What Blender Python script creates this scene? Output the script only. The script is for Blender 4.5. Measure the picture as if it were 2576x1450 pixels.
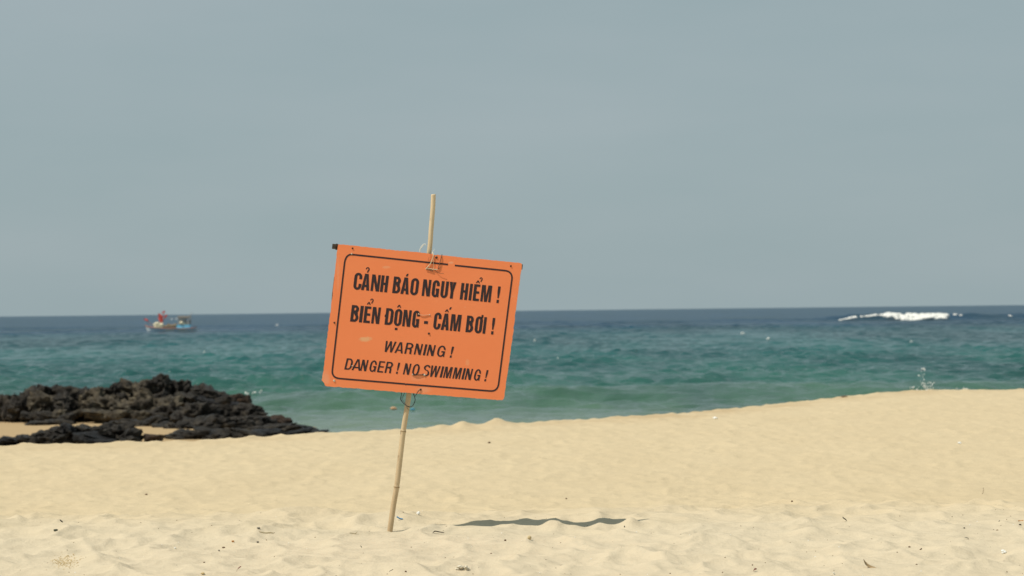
import bpy, bmesh, math, random
import numpy as np
from mathutils import Vector, Matrix
from mathutils.geometry import tessellate_polygon

# ------------------------------------------------------------------ reset
for o in list(bpy.data.objects): bpy.data.objects.remove(o)
scene = bpy.context.scene
C = scene.collection
R = math.radians

# ------------------------------------------------------------------ camera
F_MM, CAM_Z = 70.0, 1.05
FPX = 2576.0 * F_MM / 36.0            # pixels per radian in the 2576 x 1450 view of the photograph
PITCH, ROLL = 56.5 / FPX, 0.01126
cam_d = bpy.data.cameras.new('camera')
cam = bpy.data.objects.new('camera', cam_d); C.objects.link(cam)
fwd = Vector((0, math.cos(PITCH), math.sin(PITCH)))
up0 = Vector((0, -math.sin(PITCH), math.cos(PITCH)))
X0 = Vector((1, 0, 0))
upv = math.sin(ROLL) * X0 + math.cos(ROLL) * up0
rgt = math.cos(ROLL) * X0 - math.sin(ROLL) * up0
CAM = Vector((0, 0, CAM_Z))
m3 = Matrix((rgt, upv, -fwd)).transposed()
cam.matrix_world = Matrix.Translation(CAM) @ m3.to_4x4()
cam_d.lens = F_MM; cam_d.sensor_width = 36; cam_d.clip_end = 40000; cam_d.clip_start = 0.1
cam_d.dof.use_dof = True; cam_d.dof.focus_distance = 9.56; cam_d.dof.aperture_fstop = 5.0
scene.camera = cam
scene.render.resolution_x, scene.render.resolution_y = 1024, 576

# ------------------------------------------------------------------ sun, sky, exposure
TO_SUN = Vector((-0.54, -0.20, 1.0)).normalized()
world = bpy.data.worlds.new('World'); scene.world = world; world.use_nodes = True
wt = world.node_tree; wt.nodes.clear()
wout = wt.nodes.new('ShaderNodeOutputWorld')
sky = wt.nodes.new('ShaderNodeTexSky'); sky.sky_type = 'NISHITA'; sky.sun_disc = False
sky.sun_elevation = math.asin(TO_SUN.z); sky.sun_rotation = math.atan2(TO_SUN.x, TO_SUN.y)
sky.air_density = 1.0; sky.dust_density = 2.0; sky.ozone_density = 1.5
bg1 = wt.nodes.new('ShaderNodeBackground'); bg1.inputs[1].default_value = 0.06
wt.links.new(sky.outputs[0], bg1.inputs[0])
tc = wt.nodes.new('ShaderNodeTexCoord')
mp = wt.nodes.new('ShaderNodeMapping'); mp.inputs['Scale'].default_value = (2.2, 2.2, 9.0)
nz = wt.nodes.new('ShaderNodeTexNoise'); nz.inputs['Scale'].default_value = 1.6; nz.inputs['Detail'].default_value = 4
rp = wt.nodes.new('ShaderNodeValToRGB')
rp.color_ramp.elements[0].position = 0.3; rp.color_ramp.elements[0].color = (0.325, 0.420, 0.442, 1)
rp.color_ramp.elements[1].position = 0.72; rp.color_ramp.elements[1].color = (0.380, 0.458, 0.482, 1)
wt.links.new(tc.outputs['Generated'], mp.inputs[0]); wt.links.new(mp.outputs[0], nz.inputs[0])
wt.links.new(nz.outputs[0], rp.inputs[0])
bg2 = wt.nodes.new('ShaderNodeBackground'); bg2.inputs[1].default_value = 1.0      # thin even veil of high cloud
wt.links.new(rp.outputs[0], bg2.inputs[0])
wmx = wt.nodes.new('ShaderNodeMixShader'); wmx.inputs[0].default_value = 0.88
wt.links.new(bg1.outputs[0], wmx.inputs[1]); wt.links.new(bg2.outputs[0], wmx.inputs[2])
wt.links.new(wmx.outputs[0], wout.inputs[0])

sun_d = bpy.data.lights.new('sun', 'SUN'); sun_d.energy = 3.9; sun_d.angle = R(0.6); sun_d.color = (1.0, 0.93, 0.82)
sun = bpy.data.objects.new('sun', sun_d); C.objects.link(sun)
sun.rotation_euler = (-TO_SUN).to_track_quat('-Z', 'Y').to_euler(); sun.location = (-6, -3, 12)
vs = scene.view_settings
vs.view_transform = 'Standard'; vs.look = 'None'; vs.gamma = 1.0; vs.use_curve_mapping = False; vs.exposure = 0.0

# ------------------------------------------------------------------ numpy noise
def _hash(ix, iy, iz, seed):
    h = (ix.astype(np.int64) * 374761393 + iy.astype(np.int64) * 668265263 + iz.astype(np.int64) * 2147483647 + seed * 974634777) & 0xffffffff
    h = ((h ^ (h >> 13)) * 1274126177) & 0xffffffff
    h = ((h ^ (h >> 16)) * 2246822519) & 0xffffffff
    return ((h ^ (h >> 15)) & 0xffffff) / float(0xffffff)
def vnoise2(x, y, seed=0):                       # gradient noise, about -1..1
    x0 = np.floor(x); y0 = np.floor(y); fx = x - x0; fy = y - y0
    u = fx * fx * fx * (fx * (fx * 6 - 15) + 10); v = fy * fy * fy * (fy * (fy * 6 - 15) + 10)
    z = np.zeros_like(x0)
    def g(ix, iy, dx, dy):
        a = _hash(ix, iy, z, seed) * 2 * np.pi
        return np.cos(a) * dx + np.sin(a) * dy
    a = g(x0, y0, fx, fy); b = g(x0 + 1, y0, fx - 1, fy); c = g(x0, y0 + 1, fx, fy - 1); d = g(x0 + 1, y0 + 1, fx - 1, fy - 1)
    return 1.5 * ((a * (1 - u) + b * u) * (1 - v) + (c * (1 - u) + d * u) * v)
def fbm2(x, y, oct=4, seed=0, gain=0.5):
    s = 0; a = 1.0
    for k in range(oct):
        s = s + a * vnoise2(x * 2 ** k + 17.3 * k, y * 2 ** k - 9.1 * k, seed + k); a *= gain
    return s
def vnoise3(p, seed=0):
    p0 = np.floor(p); f = p - p0; u = f * f * (3 - 2 * f); r = 0
    for dx in (0, 1):
        for dy in (0, 1):
            for dz in (0, 1):
                w = (u[:, 0] if dx else 1 - u[:, 0]) * (u[:, 1] if dy else 1 - u[:, 1]) * (u[:, 2] if dz else 1 - u[:, 2])
                r = r + w * _hash(p0[:, 0] + dx, p0[:, 1] + dy, p0[:, 2] + dz, seed)
    return r * 2 - 1
def worley2(x, y, seed=0, k=0.0):                # squared distance to nearest point: bowls with creases between
    x0 = np.floor(x); y0 = np.floor(y); z = np.zeros_like(x0); best = np.full(x.shape, 9.0); val = 0
    for dx in (-1, 0, 1):
        for dy in (-1, 0, 1):
            cx = x0 + dx; cy = y0 + dy
            px = cx + _hash(cx, cy, z, seed); py = cy + _hash(cx, cy, z, seed + 5)
            d = (px - x) ** 2 + (py - y) ** 2 + 0.25 * _hash(cx, cy, z, seed + 9)
            best = np.minimum(best, d)
    return best
def sstep(a, b, x):
    t = np.clip((x - a) / (b - a), 0, 1); return t * t * (3 - 2 * t)

# ------------------------------------------------------------------ pixels to directions (2576 x 1450 view)
def ray(px, py):
    return (fwd + rgt * ((px - 1288.0) / FPX) - upv * ((py - 725.0) / FPX))
def at_depth(px, py, Y):
    d = ray(px, py); return CAM + d * (Y / d.y)
def on_plane_z(px, py, z):
    d = ray(px, py); return CAM + d * ((z - CAM_Z) / d.z)

# ------------------------------------------------------------------ materials
def mat(name, col=(0.5, 0.5, 0.5), rough=0.7, spec=0.3, metallic=0.0):
    m = bpy.data.materials.new(name); m.use_nodes = True
    b = m.node_tree.nodes['Principled BSDF']
    b.inputs['Base Color'].default_value = (*col, 1); b.inputs['Roughness'].default_value = rough
    b.inputs['Specular IOR Level'].default_value = spec; b.inputs['Metallic'].default_value = metallic
    return m
class N:                                         # small node helper
    def __init__(s, m): s.t = m.node_tree; s.b = s.t.nodes['Principled BSDF']
    def new(s, kind, **kw):
        n = s.t.nodes.new(kind)
        for k, v in kw.items():
            if k in n.inputs: n.inputs[k].default_value = v
            else: setattr(n, k, v)
        return n
    def link(s, a, b): s.t.links.new(a, b)
    def pos(s): return s.new('ShaderNodeNewGeometry').outputs['Position']
    def noise(s, vec, scale, detail=4, rough=0.55, stretch=None):
        if stretch:
            mp = s.new('ShaderNodeMapping'); mp.inputs['Scale'].default_value = stretch; s.link(vec, mp.inputs[0]); vec = mp.outputs[0]
        n = s.new('ShaderNodeTexNoise'); n.inputs['Scale'].default_value = scale; n.inputs['Detail'].default_value = detail
        n.inputs['Roughness'].default_value = rough; s.link(vec, n.inputs['Vector']); return n.outputs[0]
    def ramp(s, fac, stops):
        r = s.new('ShaderNodeValToRGB'); e = r.color_ramp.elements
        while len(e) < len(stops): e.new(0.5)
        for el, (p, c) in zip(e, stops):
            el.position = p; el.color = (*c, 1) if len(c) == 3 else c
        s.link(fac, r.inputs[0]); return r.outputs[0]
    def mix(s, fac, a, b, blend='MIX'):
        x = s.new('ShaderNodeMix', data_type='RGBA', blend_type=blend)
        for inp, v in ((x.inputs[0], fac), (x.inputs[6], a), (x.inputs[7], b)):
            if hasattr(v, 'links'): s.link(v, inp)
            elif isinstance(v, tuple): inp.default_value = (*v, 1)
            else: inp.default_value = v
        return x.outputs[2]
    def math(s, op, a, b=None):
        x = s.new('ShaderNodeMath', operation=op)
        for inp, v in zip(x.inputs, (a, b)):
            if v is None: continue
            if hasattr(v, 'links'): s.link(v, inp)
            else: inp.default_value = v
        return x.outputs[0]
    def mapr(s, v, a, b, c=0.0, d=1.0, smooth=True):
        x = s.new('ShaderNodeMapRange'); x.interpolation_type = 'SMOOTHSTEP' if smooth else 'LINEAR'
        s.link(v, x.inputs[0])
        for i, q in zip((1, 2, 3, 4), (a, b, c, d)): x.inputs[i].default_value = q
        return x.outputs[0]
    def xyz(s, v):
        x = s.new('ShaderNodeSeparateXYZ'); s.link(v, x.inputs[0]); return x.outputs
    def bump(s, h, strength, dist, normal=None):
        b = s.new('ShaderNodeBump'); b.inputs['Strength'].default_value = strength; b.inputs['Distance'].default_value = dist
        s.link(h, b.inputs['Height'])
        if normal: s.link(normal, b.inputs['Normal'])
        return b.outputs[0]

def sand_material():
    m = mat('sand', (0.5, 0.4, 0.26), 0.95, 0.1); n = N(m); p = n.pos(); xyz = n.xyz(p)
    near = n.mix(n.noise(p, 2.5, 5), (0.585, 0.500, 0.360), (0.630, 0.540, 0.390))
    far = n.mix(n.noise(p, 1.2, 6, 0.6, (1, 0.6, 1)), (0.555, 0.448, 0.284), (0.635, 0.522, 0.343))
    # dry powdery sand on the near terrace, yellower sand on the lower beach
    c = n.mix(n.mapr(n.math('ADD', xyz[1], n.math('MULTIPLY', n.noise(p, 1.6, 4), 1.6)), 9.9, 12.2), near, far)
    # damp sand on the low flat by the rocks and the water's edge
    c = n.mix(n.mapr(n.math('ADD', xyz[2], n.math('MULTIPLY', n.noise(p, 0.35, 3), 0.3)), -1.10, -0.72), (0.40, 0.285, 0.155), c)
    at = n.new('ShaderNodeAttribute'); at.attribute_name = 'damp'
    c = n.mix(n.math('MULTIPLY', at.outputs['Fac'], 0.62), c, (0.44, 0.31, 0.165))
    mo = n.noise(p, 9, 5, 0.7, (0.7, 1, 1)); c = n.mix(n.mapr(mo, 0.40, 0.68, 0, 0.22), c, (0.42, 0.35, 0.24))
    # loose dark and pale grains
    sp = n.noise(p, 420, 2, 0.5); c = n.mix(n.mapr(sp, 0.66, 0.74, 0, 0.35), c, (0.22, 0.17, 0.11))
    sp2 = n.noise(p, 90, 2, 0.5); c = n.mix(n.mapr(sp2, 0.70, 0.76, 0, 0.30), c, (0.30, 0.22, 0.13))
    g = n.noise(p, 260, 3, 0.7); c = n.mix(n.mapr(g, 0.3, 0.7, 0, 0.14, False), c, (0.36, 0.29, 0.19))
    n.link(c, n.b.inputs['Base Color'])
    b1 = n.bump(n.noise(p, 13, 6, 0.65), 0.5, 0.025)
    b2 = n.bump(n.noise(p, 160, 3, 0.7), 0.5, 0.0022, b1)
    n.link(b2, n.b.inputs['Normal'])
    return m

def sea_material():
    m = mat('sea_water', (0.03, 0.12, 0.12), 0.12, 0.5); n = N(m); p = n.pos(); xyz = n.xyz(p)
    n.b.inputs['IOR'].default_value = 1.333
    # water over the shelving bottom: pale green shallows, teal, deep blue far out
    wob = n.math('MULTIPLY', n.math('SUBTRACT', n.noise(p, 0.02, 4, 0.6, (0.35, 1, 1)), 0.5), n.math('MULTIPLY', xyz[1], 0.30))
    d = n.math('ADD', xyz[1], wob)
    lg = n.math('LOGARITHM', n.math('MAXIMUM', d, 20.0), 10.0)
    f = n.mapr(lg, 1.5, 3.0, 0, 1, False)
    c = n.ramp(f, [(0.0, (0.21, 0.25, 0.20)), (0.125, (0.15, 0.205, 0.155)), (0.18, (0.06, 0.132, 0.080)), (0.26, (0.026, 0.112, 0.088)),
                   (0.42, (0.014, 0.105, 0.102)), (0.58, (0.016, 0.082, 0.098)), (0.68, (0.014, 0.052, 0.100)), (1.0, (0.014, 0.052, 0.102))])
    # far out the waves are smaller than a pixel: their slopes act as roughness
    n.link(n.mapr(lg, 2.1, 2.7, 0.10, 0.30), n.b.inputs['Roughness']); n.link(n.mapr(lg, 2.1, 2.75, 0.46, 0.16), n.b.inputs['Specular IOR Level'])
    st = n.noise(p, 0.07, 6, 0.7, (0.7, 0.12, 1)); c = n.mix(n.mapr(st, 0.38, 0.62, 0, 0.6), c, (0.007, 0.034, 0.048))     # wind streaks
    n.link(c, n.b.inputs['Base Color'])
    b1 = n.bump(n.noise(p, 1.6, 5, 0.62, (0.55, 1, 1)), 0.8, 0.20)
    b2 = n.bump(n.noise(p, 7.0, 4, 0.6, (0.6, 1, 1)), 0.25, 0.02, b1)
    n.link(b2, n.b.inputs['Normal'])
    return m

def rock_material(name, c0, c1, c2, patch=(0.23, 0.19, 0.13), pf=0.45):
    m = mat(name, c0, 0.85, 0.25); n = N(m)
    p = n.new('ShaderNodeTexCoord').outputs['Object']
    base = n.ramp(n.noise(p, 3.4, 7, 0.7), [(0.36, c0), (0.52, c1), (0.68, c2)])
    c = n.mix(n.mapr(n.noise(p, 3.2, 6, 0.7), 0.60, 0.72, 0, pf), base, patch)      # pale dried salt and lichen
    sp = n.noise(p, 16, 3, 0.7); c = n.mix(n.mapr(sp, 0.66, 0.74, 0, 0.6), c, (0.30, 0.26, 0.20))
    n.link(c, n.b.inputs['Base Color'])
    n.link(n.mapr(n.noise(p, 2.0, 3), 0.4, 0.6, 0.45, 0.95), n.b.inputs['Roughness'])
    b = n.bump(n.noise(p, 6, 8, 0.75), 1.0, 0.14); n.link(b, n.b.inputs['Normal'])
    return m

# ------------------------------------------------------------------ mesh helpers
def link(o, parent=None):
    C.objects.link(o)
    if parent is not None:
        o.parent = parent
        o.matrix_parent_inverse = Matrix.Translation(-parent.location)
    return o
def tag(o, label=None, cat=None, group=None, kind=None):
    for k, v in (('label', label), ('category', cat), ('group', group), ('kind', kind)):
        if v: o[k] = v
    return o
def thing(name, loc, label, cat, group=None):
    o = bpy.data.objects.new(name, None); o.location = loc; o.empty_display_size = 0.1; C.objects.link(o)
    return tag(o, label, cat, group)
def mesh_obj(name, verts, faces, material, parent=None, smooth=False, mats=None, fmat=None, center=True):
    """one mesh object; vertices are given in world space, the origin is put at their centre base"""
    v = np.asarray([tuple(q) for q in verts], dtype=float)
    org = np.array([v[:, 0].mean(), v[:, 1].mean(), v[:, 2].min()]) if center else np.zeros(3)
    me = bpy.data.meshes.new(name); me.from_pydata([tuple(q) for q in v - org], [], [tuple(f) for f in faces]); me.update()
    for mm in (mats or [material]): me.materials.append(mm)
    if fmat is not None: me.polygons.foreach_set('material_index', fmat)
    if smooth: me.polygons.foreach_set('use_smooth', [True] * len(me.polygons))
    o = bpy.data.objects.new(name, me); o.location = org
    return link(o, parent)
def grid_obj(name, P, material, smooth=True):
    """P: rows x cols x 3 array"""
    r, c = P.shape[:2]
    me = bpy.data.meshes.new(name)
    me.vertices.add(r * c); me.vertices.foreach_set('co', P.reshape(-1).astype(np.float32))
    i = np.arange(r * c).reshape(r, c)
    q = np.stack([i[:-1, :-1], i[:-1, 1:], i[1:, 1:], i[1:, :-1]], -1).reshape(-1, 4)
    nf = len(q); me.loops.add(nf * 4); me.loops.foreach_set('vertex_index', q.reshape(-1).astype(np.int32))
    me.polygons.add(nf); me.polygons.foreach_set('loop_start', np.arange(0, nf * 4, 4, dtype=np.int32))
    me.polygons.foreach_set('use_smooth', np.ones(nf, dtype=bool))
    me.update(calc_edges=True); me.validate(); me.materials.append(material)
    o = bpy.data.objects.new(name, me); C.objects.link(o); return o
def tube_geo(pts, radii, seg=8, caps=True):
    pts = [Vector(p) for p in pts]
    if not hasattr(radii, '__len__'): radii = [radii] * len(pts)
    V, F = [], []; ref = None
    for i, p in enumerate(pts):
        t = (pts[min(i + 1, len(pts) - 1)] - pts[max(i - 1, 0)]).normalized()
        if ref is None: ref = t.orthogonal().normalized()
        ref = (ref - t * ref.dot(t)).normalized(); b = t.cross(ref)
        for k in range(seg):
            a = 2 * math.pi * k / seg; V.append(p + (ref * math.cos(a) + b * math.sin(a)) * radii[i])
    for i in range(len(pts) - 1):
        for k in range(seg):
            k2 = (k + 1) % seg; F.append((i * seg + k, i * seg + k2, (i + 1) * seg + k2, (i + 1) * seg + k))
    if caps:
        F.append(tuple(range(seg))[::-1]); F.append(tuple((len(pts) - 1) * seg + k for k in range(seg)))
    return V, F
def merge(*geos):
    V, F = [], []
    for v, f in geos:
        o = len(V); V += list(v); F += [tuple(i + o for i in q) for q in f]
    return V, F
def box_geo(c, s, rot=None):
    c = Vector(c); V = []
    for dx in (-1, 1):
        for dy in (-1, 1):
            for dz in (-1, 1):
                d = Vector((dx * s[0] / 2, dy * s[1] / 2, dz * s[2] / 2)); V.append(c + (rot @ d if rot else d))
    return V, [(0, 1, 3, 2), (4, 6, 7, 5), (0, 4, 5, 1), (2, 3, 7, 6), (0, 2, 6, 4), (1, 5, 7, 3)]
def ico_geo(c, r, sub=2, disp=0.0, seed=0, freq=1.5):
    bm = bmesh.new(); bmesh.ops.create_icosphere(bm, subdivisions=sub, radius=1.0)
    v = np.array([q.co[:] for q in bm.verts]); F = [tuple(x.index for x in f.verts) for f in bm.faces]; bm.free()
    if disp:
        k = 1 + disp * vnoise3(v * freq + seed * 7.1, seed) + 0.5 * disp * vnoise3(v * freq * 2.3 + seed * 3.1, seed + 1)
        v = v * k[:, None]
    rr = np.array(r if hasattr(r, '__len__') else (r, r, r))
    return [Vector(q) for q in v * rr + np.array(c)], F
def smooth_path(pts, n=6):
    P = [Vector(p) for p in pts]; out = []
    for i in range(len(P) - 1):
        p0 = P[max(i - 1, 0)]; p1 = P[i]; p2 = P[i + 1]; p3 = P[min(i + 2, len(P) - 1)]
        for k in range(n):
            t = k / n
            out.append(0.5 * ((2 * p1) + (p2 - p0) * t + (2 * p0 - 5 * p1 + 4 * p2 - p3) * t * t + (3 * p1 - p0 - 3 * p2 + p3) * t ** 3))
    out.append(P[-1]); return out

# ================================================================== GROUND
Z_FAR, Z_SEA = -0.45, -1.80
crest_px = [(-400, 1126), (0, 1120), (220, 1117), (420, 1110), (600, 1103), (830, 1088), (900, 1085), (1090, 1077), (1300, 1069), (1500, 1052),
            (1700, 1041), (1900, 1023), (2050, 1006), (2130, 996), (2250, 985), (2350, 981), (2576, 980), (3000, 982)]
cr = [on_plane_z(px, py, Z_FAR) for px, py in crest_px]
CX = np.array([p.x for p in cr]); CY = np.array([p.y for p in cr])
# beyond the frame the crest simply carries on
def crest_y(x): return np.interp(x, CX, CY)
SECX = np.array([-60.0, -7.5, -5.0, -3.0, 0.0, 6.0, 14.0, 60.0])
# metres beyond the crest -> height, per cross-section
SECD = np.array([0.0, 1.0, 5.0, 10.0, 17.0, 24.0, 32.0, 45.0, 80.0])
SECZ = np.array([
    [Z_FAR, -0.56, -1.08, -1.46, -1.54, -1.57, -1.72, -2.4, -4.0],
    [Z_FAR, -0.56, -1.08, -1.46, -1.54, -1.57, -1.74, -2.4, -4.0],
    [Z_FAR, -0.56, -1.10, -1.48, -1.60, -1.72, -2.00, -2.6, -4.0],
    [Z_FAR, -0.58, -1.15, -1.62, -1.95, -2.20, -2.50, -3.0, -4.0],
    [Z_FAR, -0.58, -1.15, -1.70, -2.10, -2.40, -2.70, -3.1, -4.0],
    [Z_FAR, -0.58, -1.15, -1.70, -2.10, -2.40, -2.70, -3.1, -4.0],
    [Z_FAR, -0.58, -1.15, -1.70, -2.10, -2.40, -2.70, -3.1, -4.0],
    [Z_FAR, -0.58, -1.15, -1.70, -2.10, -2.40, -2.70, -3.1, -4.0]])
def ground_macro(x, y):
    x = np.asarray(x, float); y = np.asarray(y, float)
    ynear = 10.35 + 0.05 * x + 0.18 * vnoise2(x * 0.55, y * 0 + 3.3, 41)
    z = Z_FAR * sstep(ynear, ynear + 3.0, y) ** 0.9
    z = z + 0.011 * np.exp(-((x - 0.35) / 0.70) ** 4 - ((y - 9.62 - 0.05 * x) / 0.07) ** 2)
    for lx, w, h in ((0.175, 0.045, 0.038), (0.56, 0.040, 0.034), (-0.22, 0.06, 0.006)):       # small mounds in front of the sign's shadow
        z = z + h * np.exp(-((x - lx) / w) ** 2 - ((y - 9.63) / 0.06) ** 2)
    # sand heaped in low lumps on the crest behind the sign
    for lx, w, h in ((-0.64, 0.13, 0.075), (-0.22, 0.17, 0.095), (-0.95, 0.12, 0.02), (-3.18, 0.07, 0.035), (0.35, 0.4, 0.02)):
        z = z + h * np.exp(-((x - lx) / w) ** 2 - ((y - crest_y(x)) / 0.5) ** 2)
    d = np.maximum(y - crest_y(x) - 0.12 * vnoise2(x * 1.3, y * 0 + 8.1, 43), 0)
    i = np.clip(np.searchsorted(SECX, x) - 1, 0, len(SECX) - 2)
    t = np.clip((x - SECX[i]) / (SECX[i + 1] - SECX[i]), 0, 1)
    j = np.clip(np.searchsorted(SECD, d, side='right') - 1, 0, len(SECD) - 2)
    s = np.clip((d - SECD[j]) / (SECD[j + 1] - SECD[j]), 0, 1)
    za = SECZ[i, j] * (1 - s) + SECZ[i, j + 1] * s; zb = SECZ[i + 1, j] * (1 - s) + SECZ[i + 1, j + 1] * s
    return np.where(d > 0, z - Z_FAR + za * (1 - t) + zb * t, z)
def ground_detail(x, y):
    wx = x + 0.10 * vnoise2(x * 2.1, y * 2.1, 3) + 0.03 * vnoise2(x * 7, y * 7, 4)
    wy = y + 0.10 * vnoise2(x * 2.1, y * 2.1, 5) + 0.03 * vnoise2(x * 7, y * 7, 6)
    amp = 0.72 + 0.28 * vnoise2(x * 0.9, y * 0.9, 12)
    h = 0.056 * (worley2(wx / 0.20, wy / 0.25, 11) - 0.3) + 0.020 * (worley2(wx / 0.095 + 9, wy / 0.12, 21) - 0.3)
    h = h * amp + 0.016 * fbm2(x * 1.4, y * 1.4, 3, 31) + 0.004 * vnoise2(x * 11, y * 11, 51)
    h = h * (1 - 0.35 * sstep(10.6, 12.5, y))
    dc = y - crest_y(x); h = h + (0.010 * vnoise2(x * 3.1, y * 2.0, 81) + 0.010 * vnoise2(x * 8.3, y * 3.0, 82)) * np.exp(-(dc / 0.5) ** 2)
    zm = sstep(-30, 2, y)
    beyond = sstep(0.0, 3.0, y - crest_y(x))
    return h * (1 - 0.85 * beyond) * zm
def ground_z(x, y):
    x = np.atleast_1d(np.asarray(x, float)); y = np.atleast_1d(np.asarray(y, float))
    return ground_macro(x, y) + ground_detail(x, y)
def ground_at(px, py, lift=0.0):
    """first hit of a pixel's ray with the sand"""
    d = ray(px, py); ys = np.concatenate([np.arange(5, 14, 0.01), np.arange(14, 45, 0.04)])
    P = np.array([CAM + d * (Y / d.y) for Y in ys]); g = ground_z(P[:, 0], P[:, 1])
    k = int(np.argmax(P[:, 2] < g)); p = P[k]
    return Vector((p[0], p[1], g[k] + lift))

rows = np.concatenate([-np.geomspace(60, 1, 24), np.linspace(0, 6.6, 24), np.arange(6.8, 7.4, 0.05), np.arange(7.4, 11.2, 0.0115),
                       np.arange(11.2, 16, 0.035), np.arange(16, 40, 0.085), np.arange(40, 70, 0.5), np.geomspace(71, 400, 20)])
fine = np.linspace(-0.29, 0.29, 520); side = np.geomspace(0.295, 5.0, 34)
ss = np.concatenate([-side[::-1], fine, side])
Yr = np.maximum(rows, 7.4)[:, None]
GX = ss[None, :] * Yr; GY = np.repeat(rows[:, None], len(ss), 1)
GZ = ground_macro(GX, GY) + ground_detail(GX, GY)
GZ = np.where(GY > 75, np.minimum(GZ, -4), GZ)
ground = grid_obj('sand_beach', np.stack([GX, GY, GZ], -1), sand_material())
# a strip of fresher, damper sand where the crest has been undercut by the waves
dc = GY - crest_y(GX)
damp = np.exp(-(np.minimum(dc + 0.5, 0) / (0.9 + 0.5 * vnoise2(GX * 0.5, GX * 0, 91))) ** 2) * (0.45 + 0.55 * sstep(-1.0, 2.5, GX) * (1 - sstep(6.0, 8.5, GX))) * np.clip(0.65 + 0.7 * fbm2(GX * 0.9, GY * 1.6, 3, 92), 0, 1)
at = ground.data.attributes.new('damp', 'FLOAT', 'POINT'); at.data.foreach_set('value', damp.reshape(-1).astype(np.float32))
tag(ground, 'pale yellow trampled sand beach sloping down to the water', 'beach', kind='structure')

# ================================================================== SEA
rng = np.random.default_rng(7)
rows = np.concatenate([np.arange(30, 130, 0.2), np.arange(130, 300, 0.55), np.arange(300, 480, 1.0), np.geomspace(482, 14000, 130)])
fine = np.linspace(-0.31, 0.31, 330); side = np.geomspace(0.32, 6.0, 20)
ss = np.concatenate([-side[::-1], fine, side])
SX = ss[None, :] * np.maximum(rows, 60)[:, None]; SY = np.repeat(rows[:, None], len(ss), 1)
SZ = np.zeros_like(SX); DXs = np.zeros_like(SX); DYs = np.zeros_like(SX)
ncomp = 110
lam = np.exp(rng.uniform(math.log(0.5), math.log(4.2), ncomp)); ang = R(-90) + rng.normal(0, 0.55, ncomp) * np.where(lam < 5, 1.1, 0.6)
ph = rng.uniform(0, 2 * np.pi, ncomp); amp = 0.0082 * lam ** 0.60
for L, A, a, p0 in zip(lam, amp, ang, ph):
    k = 2 * np.pi / L; kx, ky = k * math.cos(a), k * math.sin(a)
    fade = np.clip(L / (SY * 0.0060), 0, 1)
    th = kx * SX + ky * SY + p0
    SZ += A * fade * np.cos(th); q = 0.35 * A * fade * np.sin(th)
    DXs -= q * math.cos(a); DYs -= q * math.sin(a)
gust = np.clip(0.85 + 0.5 * fbm2(SX * 0.03, SY * 0.012, 3, 61) + 0.5 * vnoise2(SX * 0.14, SY * 0.10, 65), 0.2, 1.8)
calm = sstep(40, 75, SY - 0.35 * np.abs(SX))
SZ *= gust * (0.25 + 0.75 * calm); DXs *= calm; DYs *= calm
# low shore wave rising in front of the beach
def swell(yc, w_front, w_back, h, x0, x1, edge):
    d = SY - yc
    prof = np.where(d < 0, np.exp(-(d / w_front) ** 2), np.exp(-(d / w_back) ** 2))
    return h * prof * sstep(x0, x0 + edge, SX) * (1 - sstep(x1 - edge, x1, SX))
yc1 = 62.5 + 0.10 * SX + 0.8 * vnoise2(SX * 0.12, SX * 0 + 1.7, 71)
SZ += swell(yc1, 1.9, 4.5, 0.40, -9.5, 60, 3.0) * (0.85 + 0.25 * vnoise2(SX * 0.2, SX * 0 + 4, 72))
yc2 = 78 + 0.06 * SX + 1.5 * vnoise2(SX * 0.08, SX * 0 + 9.7, 73)
SZ += swell(yc2, 2.4, 6, 0.30, -30, 70, 8.0) * (0.7 + 0.5 * vnoise2(SX * 0.1, SX * 0 + 14, 74))
for yb, h in ((101, 0.16), (123, 0.20), (150, 0.2), (188, 0.22), (240, 0.26), (300, 0.26)):
    ycb = yb + 5 * vnoise2(SX * 0.02, SX * 0 + yb, 75)
    SZ += swell(ycb, 3.5, 7, h, -400, 400, 20.0) * np.clip(0.5 + 0.9 * vnoise2(SX * 0.05, SX * 0 + yb * 1.7, 76), 0, 1.3)
# the breaking wave far out on the right
ycf = 404 + 6 * vnoise2(SX * 0.03, SX * 0 + 2.2, 77)
SZ += swell(ycf, 4.0, 9, 1.35, 54, 150, 16.0) * (0.85 + 0.2 * vnoise2(SX * 0.11, SX * 0 + 5.5, 78))
sea = grid_obj('sea', np.stack([SX + DXs, SY + DYs, Z_SEA + SZ], -1), sea_material())
tag(sea, 'choppy teal sea turning deep blue towards the horizon', 'sea', kind='structure')
def sea_at(px, py): return on_plane_z(px, py, Z_SEA)

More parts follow.
